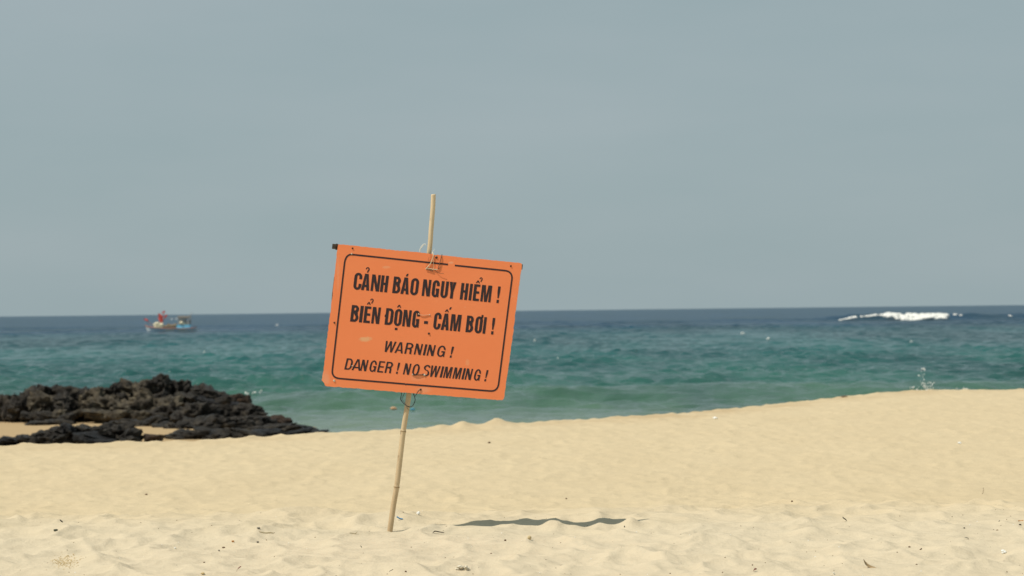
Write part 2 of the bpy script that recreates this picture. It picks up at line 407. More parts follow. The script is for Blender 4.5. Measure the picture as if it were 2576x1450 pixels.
# ================================================================== FOAM
foam_m = mat('sea_foam', (0.77, 0.77, 0.73), 0.8, 0.2)
random.seed(4)
def zoomF(x, y): return (3200 + x / 2.875) * 0.62891, (1180 + y / 2.875) * 0.62907
geos = []
for x0, x1, y0a, y1a, y0b, y1b, n in ((980, 1690, 214, 250, 218, 275, 300), (500, 655, 270, 292, 240, 262, 26), (700, 880, 240, 262, 220, 240, 28), (900, 990, 222, 240, 220, 245, 10),
                                      (450, 480, 284, 296, 282, 294, 3), (1770, 1800, 214, 238, 214, 236, 3), (1845, 1865, 224, 240, 222, 240, 2), (2405, 2425, 228, 248, 228, 246, 2)):
    for k in range(n):
        t = random.random(); x = x0 + (x1 - x0) * t
        belly = 1.0 + (0.9 * math.exp(-((x - 1290) / 170) ** 2) if x0 == 980 else 0)
        ya = y0a + (y0b - y0a) * t; yb = y1a + (y1b - y1a) * t
        if x0 == 980: yb = 245 + 48 * math.exp(-((x - 1270) / 190) ** 2) + (18 if x > 1550 else 0) + (10 if x > 1120 else 0)
        v = random.random(); y = ya + 6 + (yb - ya - 8) * v
        Y = 400 - 5 * v
        p = at_depth(*zoomF(x, y), Y); r = random.uniform(0.16, 0.38) if x0 == 980 else random.uniform(0.10, 0.22)
        geos.append(ico_geo(p, (r * 1.9, r * 1.2, r * 0.9), 2, 0.35, k, 1.7))
V, F = merge(*geos)
tag(mesh_obj('foam', V, F, foam_m, smooth=True), 'white foam of a wave breaking far out near the horizon', 'foam', kind='stuff')
geos = []
for px, py, w in ((696, 821, 10), (1868, 843, 12), (1932, 858, 22), (2292, 866, 8), (514, 893, 5), (622, 1003, 20), (640, 1000, 14), (655, 998, 10), (713, 965, 9), (1403, 910, 5), (1345, 862, 8), (2440, 800, 9), (680, 1023, 5)):
    p = sea_at(px, py); s = 0.6 * w / FPX * p.y
    for k in range(4):
        geos.append(ico_geo(p + Vector((random.uniform(-.5, .5) * s, random.uniform(-.2, .2), 0.16 + random.uniform(-.03, .03))), (s * 0.22, s * 0.15, 0.035 * p.y / 60), 1, 0.35, k))
V, F = merge(*geos)
tag(mesh_obj('foam', V, F, foam_m, smooth=True), 'small scattered white flecks of foam on the chop', 'foam', kind='stuff')
geos = []
random.seed(9)
drop_m = mat('spray', (0.85, 0.87, 0.86), 0.25, 0.5)
for k in range(70):
    q = random.random()
    if k < 22: px, py = 2320 + random.gauss(0, 5), 924 + 50 * random.random()
    elif k < 52: px, py = 2336 + random.gauss(0, 7), 962 + 20 * q
    elif k < 60: px, py = 2300 + random.gauss(0, 8), 974 + 8 * q
    else: px, py = 2418 + random.gauss(0, 12), 975 + 7 * q
    geos.append(ico_geo(at_depth(px, py, 46 + random.uniform(-.4, .4)), random.uniform(0.007, 0.018), 1))
V, F = merge(*geos)
tag(mesh_obj('spray', V, F, drop_m, smooth=True), 'thin burst of white spray above the sand crest on the right', 'spray', kind='stuff')

# ================================================================== ROCKS
rk_dark = rock_material('basalt', (0.016, 0.014, 0.012), (0.038, 0.032, 0.026), (0.098, 0.082, 0.060))
rk_pale = rock_material('weathered_basalt', (0.032, 0.027, 0.021), (0.095, 0.078, 0.054), (0.20, 0.165, 0.112), (0.30, 0.26, 0.18), 0.7)
rk_wet = rock_material('wet_basalt', (0.011, 0.012, 0.014), (0.022, 0.022, 0.024), (0.040, 0.038, 0.036), (0.14, 0.12, 0.09), 0.3)
rk_rust = rock_material('rusty_basalt', (0.025, 0.017, 0.012), (0.058, 0.033, 0.018), (0.11, 0.058, 0.028), (0.13, 0.08, 0.04), 0.4)
def zoomA(x, y): return x / 1.84 * 0.62891, (1450 + y / 1.84) * 0.62907
def make_rock(cx, cy, rx, ry, Y, material, parent, seed, deep=1.15, sub=5, crag=1.0):
    if ry < 56: sub = 4
    cy = cy + 0.16 * ry * (ry > 60); crag = crag * min(max(ry / 60.0, 0.6), 1.0)
    rs = np.random.default_rng(seed)
    px, py = zoomA(cx, cy); p = at_depth(px, py, Y); s = Y / FPX * 0.62891 / 1.84
    bm = bmesh.new(); bmesh.ops.create_icosphere(bm, subdivisions=sub, radius=1.0)
    v = np.array([q.co[:] for q in bm.verts]); F = [tuple(x.index for x in f.verts) for f in bm.faces]; bm.free()
    v = np.sign(v) * np.abs(v) ** 0.78                                 # blockier than a ball
    for k in range(10):                                                # fracture planes
        n = rs.normal(size=3); n /= np.linalg.norm(n); d = rs.uniform(0.48, 0.88)
        e = v @ n - d; v = v - np.outer(np.maximum(e, 0) * 0.8, n)
    off = rs.uniform(-50, 50, 3); nn = v / np.linalg.norm(v, axis=1)[:, None]
    h = 0.28 * vnoise3(v * 1.7 + off, 1) + 0.24 * (0.8 - 2 * np.abs(vnoise3(v * 2.9 + off, 2))) + 0.20 * (0.8 - 2 * np.abs(vnoise3(v * 5.7 + off, 3))) + 0.09 * vnoise3(v * 11 + off, 4)
    v = v + nn * h[:, None] * crag
    a = rs.uniform(-0.25, 0.25); rot = np.array([[math.cos(a), 0, -math.sin(a)], [0, 1, 0], [math.sin(a), 0, math.cos(a)]])
    hr = np.array([rx * s, max(0.35, rx * s * 0.75), ry * s])
    w = v * hr; low = w[:, 2] < 0; w[low, 2] *= deep
    w = w @ rot.T * 1.13
    q = w + np.array(p)                                                # joints and pits that run on from rock to rock
    g = 0.14 * (0.55 - np.abs(vnoise3(q * 1.5, 21)) * 1.6) + 0.11 * (0.55 - np.abs(vnoise3(q * np.array([3.6, 3.6, 2.2]), 22)) * 1.6) + 0.06 * vnoise3(q * 8.5, 23)
    w = w + nn * (g * min(1.0, ry * s / 0.55))[:, None]
    return mesh_obj('rock', [Vector(q) + p for q in w], F, material, parent, smooth=True)
def outcrop(label, Y, items, group='black rock outcrops on the shore'):
    px, py = zoomA(items[0][0], items[0][1] + items[0][3]); b = at_depth(px, py, Y)
    t = thing('rock_outcrop', b, label, 'rocks', group)
    for k, it in enumerate(items):
        cx, cy, rx, ry, dy, mm = it[:6]
        make_rock(cx, cy, rx, ry, Y + dy, mm, t, 2000 + int(cx) * 7 + int(cy), *(it[6:]))
    return t
D_, P_, W_, U_ = rk_dark, rk_pale, rk_wet, rk_rust
outcrop('long black and grey rock ridge at the left edge, behind the damp sand', 50.5, [
    (50, 335, 130, 100, 0.5, D_, 1.3), (-90, 330, 110, 90, 0.6, D_, 1.3), (235, 300, 95, 115, 0.2, D_, 1.2), (150, 345, 90, 85, 0, D_, 1.2), (410, 206, 36, 34, 0.4, D_), (390, 290, 110, 95, 0.4, D_, 1.2), (300, 330, 85, 85, -0.4, P_, 1.0),
    (330, 240, 70, 60, 0.3, D_), (560, 285, 115, 92, 0.3, D_, 1.3), (640, 250, 60, 50, 0.4, D_), (722, 212, 30, 22, 0.6, D_, 3.0), (480, 330, 95, 75, -0.3, D_),
    (215, 395, 75, 30, -0.9, D_), (330, 400, 95, 30, -1.0, D_), (450, 400, 70, 48, -0.9, P_), (500, 412, 55, 32, -1.4, D_), (300, 452, 105, 16, -2.2, D_), (420, 440, 130, 24, -1.8, D_), (570, 385, 28, 26, -0.6, P_), (605, 365, 22, 24, -0.6, P_)])
outcrop('tallest craggy grey-brown rock mass, in the middle of the rocks', 50.0, [
    (700, 300, 95, 95, 0.2, P_, 1.4), (850, 225, 70, 78, 0.6, D_, 1.6), (980, 205, 75, 72, 0.6, P_, 1.6), (1165, 188, 72, 72, 0.2, D_, 1.5), (1075, 215, 80, 70, 0.3, P_, 1.5),
    (790, 330, 110, 80, -0.4, P_), (900, 300, 60, 70, -0.3, D_), (960, 345, 120, 70, -0.6, P_), (720, 375, 110, 45, -0.9, P_), (880, 390, 90, 36, -1.2, P_), (1090, 320, 130, 95, -0.5, P_), (1200, 270, 70, 70, -0.2, D_),
    (1320, 222, 115, 78, 0.6, D_, 1.6), (1465, 225, 62, 62, 0.4, D_, 1.6), (1560, 245, 115, 55, 0.4, D_, 1.6), (1400, 300, 90, 60, -0.2, D_), (1260, 350, 120, 80, -0.8, P_), (1500, 300, 140, 48, 0, W_), (1750, 285, 62, 44, 0.2, U_, 1.5), (1650, 305, 100, 42, 0, D_), (1760, 315, 68, 20, -0.3, W_),
    (1180, 400, 140, 60, -1.3, D_), (1040, 400, 90, 40, -1.3, P_)])
outcrop('low dark wet rocks tapering right into the water beside the beach crest', 46.5, [
    (1420, 400, 130, 70, 0.6, D_, 1.3), (1600, 370, 150, 62, 1.0, D_, 1.4), (1790, 385, 120, 60, 1.0, D_, 1.4), (1500, 480, 200, 80, -0.6, D_), (1730, 460, 190, 80, 0, D_), (1330, 500, 90, 60, -0.8, D_),
    (1880, 470, 140, 66, 0.2, D_), (2040, 448, 112, 42, 0.8, U_, 2.0), (1960, 505, 190, 42, -0.4, D_), (2140, 510, 130, 36, 0, W_), (2240, 488, 92, 26, 0.6, W_, 2.0), (2340, 515, 85, 18, 0.8, W_, 2.0), (2200, 525, 150, 22, 0.2, W_, 2.0),
    (1000, 455, 130, 26, 0.6, D_), (880, 445, 110, 20, 0.8, D_), (1120, 455, 110, 42, 0.4, D_), (1220, 470, 80, 40, 0, D_), (1380, 548, 130, 46, -4.6, D_), (1560, 545, 140, 48, -4.4, D_), (1760, 535, 150, 48, -4.2, D_), (1960, 530, 140, 36, -3.6, W_), (2140, 528, 120, 24, -3.2, W_), (2290, 526, 110, 18, -3.0, W_), (2390, 521, 60, 10, -2.6, W_)])
outcrop('front row of low black rocks half buried in the damp sand', 40.1, [
    (70, 585, 80, 36, 0, W_, 2.0), (-40, 598, 90, 26, 0, W_, 2.0), (200, 582, 85, 36, 0, D_, 2.0), (320, 566, 95, 46, 0, D_, 2.0), (440, 545, 75, 56, 0.2, D_, 1.6), (530, 530, 66, 56, 0, W_, 1.6), (500, 565, 90, 50, -0.2, D_, 1.6),
    (655, 535, 75, 60, 0.2, D_, 1.6), (770, 515, 95, 56, 0.5, D_, 1.6), (870, 522, 110, 62, 0.2, D_, 1.6), (945, 545, 75, 50, -0.1, D_, 1.6), (720, 568, 130, 46, -0.2, W_, 1.6), (960, 572, 60, 26, -0.3, D_, 1.6)])
t = thing('boulder', at_depth(*zoomA(1125, 590), 40.6), 'rounded rusty-brown boulder alone on the damp sand behind the crest', 'rock')
make_rock(1125, 556, 84, 34, 40.3, rk_rust, t, 77, 1.3, 4, 0.5)

# ================================================================== WARNING SIGN
base_px = (980.5, 1337)
BASE = ground_at(*base_px)
YAW, TILT = R(4), R(2.5)
SN = Vector((-math.sin(YAW) * math.cos(TILT), -math.cos(YAW) * math.cos(TILT), math.sin(TILT)))
def on_sign(px, py, off=0.0):
    d = ray(px, py); o = BASE + SN * off; return CAM + d * ((o - CAM).dot(SN) / d.dot(SN))
def z1(x, y): return (1250 + x / 1.6111) * 0.62891, (750 + y / 1.6111) * 0.62907
def z2(x, y): return (1250 + x / 3.624) * 0.62891, (940 + y / 3.625) * 0.62907
def z3(x, y): return (1700 + x / 4.264) * 0.62891, (1000 + y / 4.265) * 0.62907
def z4(x, y): return (1250 + x / 4.142) * 0.62891, (1300 + y / 4.143) * 0.62907
def z5(x, y): return (1650 + x / 4.142) * 0.62891, (1300 + y / 4.143) * 0.62907
def z6(x, y): return (1500 + x / 2.23) * 0.62891, (1550 + y / 2.231) * 0.62907
def z7(x, y): return (1600 + x / 3.624) * 0.62891, (750 + y / 3.625) * 0.62907
sign = thing('warning_sign', BASE, 'tilted orange no-swimming warning sign wired to a bamboo pole in the sand', 'sign')
OFF = 0.040                       # front of the panel, towards the camera from the pole's axis

# --- bamboo pole
bam = mat('bamboo', (0.45, 0.33, 0.18), 0.6, 0.3); n = N(bam)
p = n.new('ShaderNodeTexCoord').outputs['Object']
c = n.ramp(n.noise(p, 9, 5, 0.6, (1, 1, 0.16)), [(0.3, (0.47, 0.34, 0.20)), (0.55, (0.62, 0.48, 0.30)), (0.75, (0.70, 0.56, 0.37))])
c = n.mix(n.mapr(n.noise(p, 26, 4, 0.6, (1, 1, 0.4)), 0.63, 0.72, 0, 0.75), c, (0.17, 0.105, 0.055))
c = n.mix(n.mapr(n.noise(p, 160, 3, 0.6, (1, 1, 0.03)), 0.55, 0.7, 0, 0.3), c, (0.27, 0.18, 0.09))
n.link(c, n.b.inputs['Base Color']); n.link(n.bump(n.noise(p, 120, 3, 0.6, (1, 1, 0.05)), 0.3, 0.002), n.b.inputs['Normal'])
pp = [z6(128, 1330), z6(132, 1285), z6(165, 1050), z6(193, 890), z6(216, 700), z6(252, 395), z6(282, 200), z6(303, 55), z1(640, 1150), z1(680, 900), z1(715, 650), z7(424, 940), z7(452, 600), z7(476, 300), z7(484, 107)]
pts = [on_sign(*q) for q in pp]
pts[0] = pts[1] + (pts[1] - pts[2]).normalized() * 0.25
path = smooth_path(pts, 8)
L = [0]
for a, b in zip(path[:-1], path[1:]): L.append(L[-1] + (b - a).length)
def len_at(q):
    w = on_sign(*q); return L[min(range(len(path)), key=lambda i: (path[i] - w).length)]
nodes = [len_at(q) for q in (z6(193, 890), z6(252, 395), z1(655, 1050), z1(700, 760))] + [L[-1] - 0.30]
dense, rad = [], []
tot = L[-1]; s = 0
while s <= tot:
    i = max(k for k in range(len(L)) if L[k] <= s); i = min(i, len(L) - 2)
    f = (s - L[i]) / (L[i + 1] - L[i]); dense.append(path[i].lerp(path[i + 1], f))
    r = 0.0135 - 0.0022 * s / tot + sum(0.0011 * math.exp(-((s - q) / 0.005) ** 2) - 0.0008 * math.exp(-((s - q - 0.011) / 0.004) ** 2) for q in nodes)
    rad.append(r); s += 0.004
V, F = tube_geo(dense, rad, 16)
Lr = random.Random(2)
for k in range(16): V[-1 - k] = V[-1 - k] + Vector((0, 0, Lr.uniform(-0.004, 0.004)))
pole = mesh_obj('pole', V, F, bam, sign, smooth=True)
for q in nodes[:2]:
    i = min(range(len(dense)), key=lambda k: abs(k * 0.004 - q))
    bm_v, bm_f = tube_geo([dense[i] - (dense[i + 1] - dense[i]).normalized() * 0.0016, dense[i] + (dense[i + 1] - dense[i]).normalized() * 0.0016], rad[i] + 0.0006, 16)
    nm = bpy.data.materials.get('bamboo_node') or mat('bamboo_node', (0.30, 0.20, 0.10), 0.7)
    mesh_obj('node_ring', bm_v, bm_f, nm, pole, smooth=False)

# --- panel
orange = mat('orange_paint', (0.85, 0.22, 0.075), 0.5, 0.35); n = N(orange)
uv = n.new('ShaderNodeUVMap').outputs[0]
c = n.mix(n.noise(uv, 2.2, 5, 0.6), (0.86, 0.225, 0.074), (0.90, 0.270, 0.104))
c = n.mix(n.mapr(n.noise(uv, 9, 5, 0.7), 0.66, 0.76, 0, 0.5), c, (0.85, 0.36, 0.19))                # faded scuffs
c = n.mix(n.mapr(n.noise(uv, 38, 3, 0.6), 0.71, 0.78, 0, 0.6), c, (0.80, 0.50, 0.30))               # chips
xy = n.xyz(uv)
def blotch(cx, cy, rx, ry, col, amt, nscale=22):
    global c
    dx = n.math('DIVIDE', n.math('SUBTRACT', xy[0], cx), rx); dy = n.math('DIVIDE', n.math('SUBTRACT', xy[1], cy), ry)
    d = n.math('ADD', n.math('MULTIPLY', dx, dx), n.math('MULTIPLY', dy, dy))
    d = n.math('ADD', d, n.math('MULTIPLY', n.math('SUBTRACT', n.noise(uv, nscale, 5, 0.7), 0.5), 2.6))
    c = n.mix(n.mapr(d, 1.1, 0.2, 0, amt), c, col)
blotch(0.342, 0.978, 0.050, 0.020, (0.72, 0.50, 0.26), 0.6)
blotch(0.085, 1.225, 0.035, 0.050, (0.80, 0.40, 0.24), 0.45)
blotch(0.720, 1.305, 0.060, 0.022, (0.78, 0.42, 0.25), 0.4)
blotch(0.680, 1.225, 0.060, 0.030, (0.80, 0.36, 0.20), 0.3)
blotch(0.480, 0.515, 0.035, 0.010, (0.80, 0.44, 0.25), 0.4)
blotch(0.895, 0.485, 0.020, 0.010, (0.80, 0.46, 0.28), 0.5)
blotch(1.000, 1.130, 0.016, 0.024, (0.82, 0.42, 0.22), 0.35)
blotch(0.165, 0.55, 0.010, 0.12, (0.82, 0.40, 0.24), 0.25)
n.link(c, n.b.inputs['Base Color'])
n.link(n.bump(n.noise(uv, 30, 3, 0.5), 0.12, 0.002), n.b.inputs['Normal'])
edge_m = mat('raw_board_edge', (0.55, 0.42, 0.30), 0.8); n = N(edge_m)
p = n.new('ShaderNodeTexCoord').outputs['Object']
n.link(n.ramp(n.noise(p, 60, 4, 0.7), [(0.35, (0.20, 0.13, 0.08)), (0.5, (0.55, 0.40, 0.27)), (0.65, (0.70, 0.55, 0.40))]), n.b.inputs['Base Color'])
back_m = mat('board_back', (0.16, 0.12, 0.09), 0.85)
corner = [(165, 367), (172, 366), (480, 399), (735, 424), (775, 430), (788, 436), (797, 437), (804, 434), (1040, 458), (1200, 474), (1338, 487), (1348, 491), (1349, 497),
          (1330, 640), (1312, 780), (1297, 905), (1268, 1120), (1246, 1270), (1236, 1345), (1231, 1362), (1222, 1370), (1205, 1371),
          (1060, 1360), (900, 1347), (760, 1336), (600, 1323), (420, 1308), (240, 1293), (95, 1282), (82, 1279), (76, 1262), (58, 1243), (63, 1213), (72, 1180), (74, 1150), (90, 1010), (102, 905), (112, 830), (128, 700), (140, 580), (152, 480)]
out2 = []
rr = random.Random(5)
for i, a in enumerate(corner):
    b = corner[(i + 1) % len(corner)]; dl = math.hypot(b[0] - a[0], b[1] - a[1]); k = max(1, int(dl / 14))
    for j in range(k):
        t = j / k; x = a[0] + (b[0] - a[0]) * t; y = a[1] + (b[1] - a[1]) * t
        g = 1.3 if rr.random() < 0.8 else 2.8
        out2.append((x + rr.uniform(-g, g), y + rr.uniform(-g, g)))
tri = tessellate_polygon([[Vector((x, -y, 0)) for x, y in out2]])
Vf = [on_sign(*z1(x, y), OFF) for x, y in out2]; TH = 0.007; nv = len(Vf)
Vb = [v - SN * TH for v in Vf]
F = []; fm = []
for t_ in tri:
    a, b, c_ = (Vf[i] for i in t_)
    if (b - a).cross(c_ - a).dot(SN) < 0: t_ = t_[::-1]
    F.append(tuple(t_)); fm.append(0); F.append(tuple(i + nv for i in t_[::-1])); fm.append(2)
for i in range(nv):
    j = (i + 1) % nv; F.append((i, j, j + nv, i + nv)); fm.append(1)
panel = mesh_obj('panel', Vf + Vb, F, None, sign, mats=[orange, edge_m, back_m], fmat=fm)
ul = panel.data.uv_layers.new(name='UVMap')
for lp in panel.data.loops:
    x, y = out2[lp.vertex_index % nv]; ul.data[lp.index].uv = (x / 1000, y / 1000)

# --- lettering (flat paint, outlined glyph by glyph)
ink = mat('black_paint', (0.032, 0.020, 0.022), 0.55, 0.3); n = N(ink)
p = n.new('ShaderNodeTexCoord').outputs['Object']
n.link(n.mix(n.mapr(n.noise(p, 90, 4, 0.7), 0.70, 0.76, 0, 0.8), (0.034, 0.021, 0.023), (0.45, 0.14, 0.06)), n.b.inputs['Base Color'])
def arc(cx, cy, rx, ry, a0, a1, n=10):
    return [(cx + rx * math.cos(R(a0 + (a1 - a0) * k / n)), cy + ry * math.sin(R(a0 + (a1 - a0) * k / n))) for k in range(n + 1)]
def rring(x0, x1, y0, y1, ry):
    rx = (x1 - x0) / 2; cx = (x0 + x1) / 2
    return arc(cx, y1 - ry, rx, ry, 0, 180) + arc(cx, y0 + ry, rx, ry, 180, 360)
def glyph(ch, s, b, ry):
    """list of loop-lists ([outer, hole, ...]) in a unit box; s stem width, b bar height, ry roundness"""
    iy = max(ry - b, 0.02); o = 0.015
    if ch == 'I': return [[[(0, 0), (1, 0), (1, 1), (0, 1)]]]
    if ch == '-': return [[[(0, .27), (1, .27), (1, .44), (0, .44)]]]
    if ch == 'H': return [[[(0, 0), (s, 0), (s, .43), (1 - s, .43), (1 - s, 0), (1, 0), (1, 1), (1 - s, 1), (1 - s, .43 + b), (s, .43 + b), (s, 1), (0, 1)]]]
    if ch == 'E': return [[[(0, 0), (1, 0), (1, b), (s, b), (s, .44), (.93, .44), (.93, .44 + b), (s, .44 + b), (s, 1 - b), (.98, 1 - b), (.98, 1), (0, 1)]]]
    if ch == 'N':
        q = s * 1.15; return [[[(0, 0), (s * .86, 0), (s * .86, .60), (1 - q, 0), (1, 0), (1, 1), (1 - s * .86, 1), (1 - s * .86, .40), (q, 1), (0, 1)]]]
    if ch == 'M':
        q = s * 1.35; w = s * .5; return [[[(0, 0), (s * .82, 0), (s * .82, .70), (.5 - w, 0), (.5 + w, 0), (1 - s * .82, .70), (1 - s * .82, 0), (1, 0), (1, 1), (1 - q, 1), (.5, .36), (q, 1), (0, 1)]]]
    if ch == 'W':
        q = s; return [[[(.14, 0), (.14 + q, 0), (.5, .66), (.62, 0), (.62 + q, 0), (1, 1), (1 - q, 1), (.71, .32), (.5 + q * .5, 1), (.5 - q * .5, 1), (.27, .32), (.02 + q, 1), (.02, 1)]]]
    if ch == 'A':
        q = s * 1.0; t = .5 * s * 1.25; k = .20
        def xl(y): return (.5 - t) * y
        out = [(0, 0), (q, 0), (xl(k) + q, k), (1 - xl(k) - q, k), (1 - q, 0), (1, 0), (.5 + t, 1), (.5 - t, 1)]
        y0 = k + b * .95; hx = xl(y0) + q * .98
        return [[out, [(hx, y0), (1 - hx, y0), (.5, .84)]]]
    if ch == 'Y':
        return [[[(.5 - s / 2, 0), (.5 + s / 2, 0), (.5 + s / 2, .42), (1, 1), (1 - s * 1.08, 1), (.5, .60), (s * 1.08, 1), (0, 1), (.5 - s / 2, .42)]]]
    if ch == 'U':
        rx = .5; return [[[(0, 1)] + arc(.5, ry - o, .5, ry, 180, 360) + [(1, 1), (1 - s, 1)] + arc(.5, ry - o, .5 - s, iy, 360, 180) + [(s, 1)]]]
    if ch == 'O': return [[rring(0, 1, -o, 1 + o, ry), rring(s, 1 - s, b - o, 1 + o - b, iy)]]
    if ch == 'C':
        return [[arc(.5, 1 + o - ry, .5, ry, 0, 180) + arc(.5, ry - o, .5, ry, 180, 360) + [(1, .36), (1 - s, .36)] + arc(.5, ry - o, .5 - s, iy, 360, 180) + arc(.5, 1 + o - ry, .5 - s, iy, 180, 0) + [(1 - s, .64), (1, .64)]]]
    if ch == 'G':
        return [[arc(.5, 1 + o - ry, .5, ry, 0, 180) + arc(.5, ry - o, .5, ry, 180, 300) + [(1 - s * .55, .10), (1 - s * .45, 0), (1, 0), (1, .52), (.52, .52), (.52, .52 - b), (1 - s, .52 - b), (1 - s, .30)] + arc(.5, ry - o, .5 - s, iy, 350, 180) + arc(.5, 1 + o - ry, .5 - s, iy, 180, 0) + [(1 - s, .67), (1, .67)]]]
    if ch == 'D':
        r2 = min(ry, .48); ri = max(r2 - b, .05); return [[[(0, 0), (.5, 0)] + arc(.5, r2, .5, r2, 270, 360) + arc(.5, 1 - r2, .5, r2, 0, 90) + [(0, 1)],
                 [(s, b)] + arc(.5, b + ri, .5 - s, ri, 270, 360) + arc(.5, 1 - b - ri, .5 - s, ri, 0, 90) + [(s, 1 - b)]]]
    if ch == 'B':
        q = .5; r1 = .2; return [[[(0, 0), (q, 0)] + arc(q, .26, .5, .26, 270, 400, 12) + arc(q, .76, .46, .24, 320, 450, 12) + [(0, 1)],
                 [(s, b)] + arc(q, .27, .5 - s, .27 - b, 270, 450, 10) + [(s, .54 - b * .0)], [(s, .54 + b * .95)] + arc(q, .775, .46 - s, .225 - b, 270, 450, 10) + [(s, 1 - b)]]]
    if ch == 'R':
        q = .52; return [[[(0, 0), (s, 0), (s, .42), (q, .42)] + [(.80 - s * .6, .34), (.82 - s * .6, .06), (.86 - s * .6, 0), (.98, 0), (.93, .08), (.92, .34), (.84, .46)] + arc(q, .735, .48, .265, 320, 450, 10) + [(0, 1)],
                 [(s, .42 + b)] + arc(q, .725, .48 - s, .275 - b, 270, 450, 10) + [(s, 1 - b)]]]
    if ch == 'S':
        up = arc(.5, .75, .5, .265, 15, 180, 10) + [(.02, .68), (.10, .59), (.30, .53)]
        lo = [(.70, .38)] + [(.98 - s, .31)] + arc(.5, .25, .5 - s, .265 - b, 0, -165, 10)
        up2 = arc(.5, .75, .5, .265, 10, 185, 12); low2 = arc(.5, .25, .5, .265, 0, -170, 12)
        outer = up2 + [(.08, .62), (.30, .53), (.66, .445), (.98 - s, .36)] + arc(.5, .25, .5 - s, .265 - b, 0, -170, 12)
        inner = low2[::-1] + [(.94, .40), (.72, .53), (.36, .60), (.02 + s, .68)] + arc(.5, .75, .5 - s, .265 - b, 185, 10, 12)
        return [[outer + inner]]
    if ch == '!':
        return [[[(.05, .0), (.95, .0), (.95, .20), (.05, .20)]], [[(.25, .29), (.75, .29), (1, .66), (1, 1), (0, 1), (0, .66)]]]
    raise KeyError(ch)
def fill(loops_px, V, F, off):
    """loops_px: [outer, hole...] of photo pixels on the sign"""
    tri = tessellate_polygon([[Vector((x, -y, 0)) for x, y in lp] for lp in loops_px])
    flat = [on_sign(x, y, off) for lp in loops_px for x, y in lp]; o = len(V); V += flat
    for t_ in tri:
        a, b, c_ = (flat[i] for i in t_)
        if (b - a).cross(c_ - a).length < 1e-12: continue
        if (b - a).cross(c_ - a).dot(SN) < 0: t_ = t_[::-1]
        F.append(tuple(i + o for i in t_))
INK = OFF + 0.0008
def text_line(label, letters, p0, p1, cap, lean, stem, bar, ry, extra=()):
    """letters: (char, left, right) as z1 x along the baseline p0 -> p1 (z1 units)"""
    V, F = [], []
    sl = (p1[1] - p0[1]) / (p1[0] - p0[0]); ca = math.cos(math.atan(sl))
    upx, upy = math.sin(R(lean)) * cap, -math.cos(R(lean)) * cap
    for ch, l, r in letters:
        s = stem / (r - l)
        if ch == '!': pass
        for grp in glyph(ch, s, bar, ry):
            lp = []
            for loop in grp:
                lp.append([z1(l + (r - l) * gx + upx * gy, p0[1] + (l + (r - l) * gx - p0[0]) * sl + upy * gy) for gx, gy in loop])
            fill(lp, V, F, INK)
    for lp in extra: fill([lp], V, F, INK)
    o = mesh_obj('lettering', V, F, ink, panel); o['label'] = label
A2 = lambda x: x * 0.4446
A3 = lambda x: 725 + x * 0.3778
A4 = lambda x: x * 0.389
A5 = lambda x: 644.4 + x * 0.389
def thick(pts, w0, w1=None):
    w1 = w1 or w0; Lf, Rt = [], []
    for i, p in enumerate(pts):
        a = pts[max(i - 1, 0)]; b = pts[min(i + 1, len(pts) - 1)]; dx, dy = b[0] - a[0], b[1] - a[1]; l = math.hypot(dx, dy)
        w = (w0 + (w1 - w0) * i / (len(pts) - 1)) / 2; Lf.append((p[0] - dy / l * w, p[1] + dx / l * w)); Rt.append((p[0] + dy / l * w, p[1] - dx / l * w))
    return Lf + Rt[::-1]
def hook(zf, x0, x1, y0, y1):          # the hook above mark
    w, h = x1 - x0, y1 - y0
    pts = [(x0 + .14 * w, y0 + .40 * h), (x0 + .20 * w, y0 + .22 * h), (x0 + .42 * w, y0 + .10 * h), (x0 + .68 * w, y0 + .12 * h), (x0 + .84 * w, y0 + .28 * h), (x0 + .80 * w, y0 + .50 * h), (x0 + .58 * w, y0 + .72 * h), (x0 + .42 * w, y0 + .98 * h)]
    return [zf(*q) for q in thick(pts, .26 * w, .34 * w)]
def hat(zf, x0, x1, y0, y1):           # circumflex
    w, h = x1 - x0, y1 - y0
    return [zf(x0 + a * w, y0 + b * h) for a, b in ((0, .84), (.44, 0), (.74, .03), (1, 1), (.70, .97), (.57, .48), (.30, .88))]
def quad(zf, *pts): return [zf(*q) for q in pts]
text_line('first line of the sign, bold black capitals',
    [('C', A2(586), A2(700)), ('A', A2(700), A2(820)), ('N', A2(838), A2(962)), ('H', A2(975), A2(1080)), ('B', A2(1153), A2(1264)), ('A', A2(1272), A2(1390)), ('O', A2(1408), A2(1523)), ('N', A2(1580), A2(1697)),
     ('G', A3(105), A3(226)), ('U', A3(253), A3(378)), ('Y', A3(389), A3(504)), ('H', A3(590), A3(714)), ('I', A3(738), A3(786)), ('E', A3(808), A3(915)), ('M', A3(940), A3(1115)), ('!', A3(1214), A3(1258))],
    (284, 658.5), (1146, 741), 107.5, 6.9, 18.6, .145, .25,
    [hook(z2, 772, 830, 468, 548), quad(z2, (1350, 600), (1368, 565), (1394, 565), (1378, 603)), hat(z3, 865, 937, 522, 572), hook(z3, 928, 984, 468, 547)])
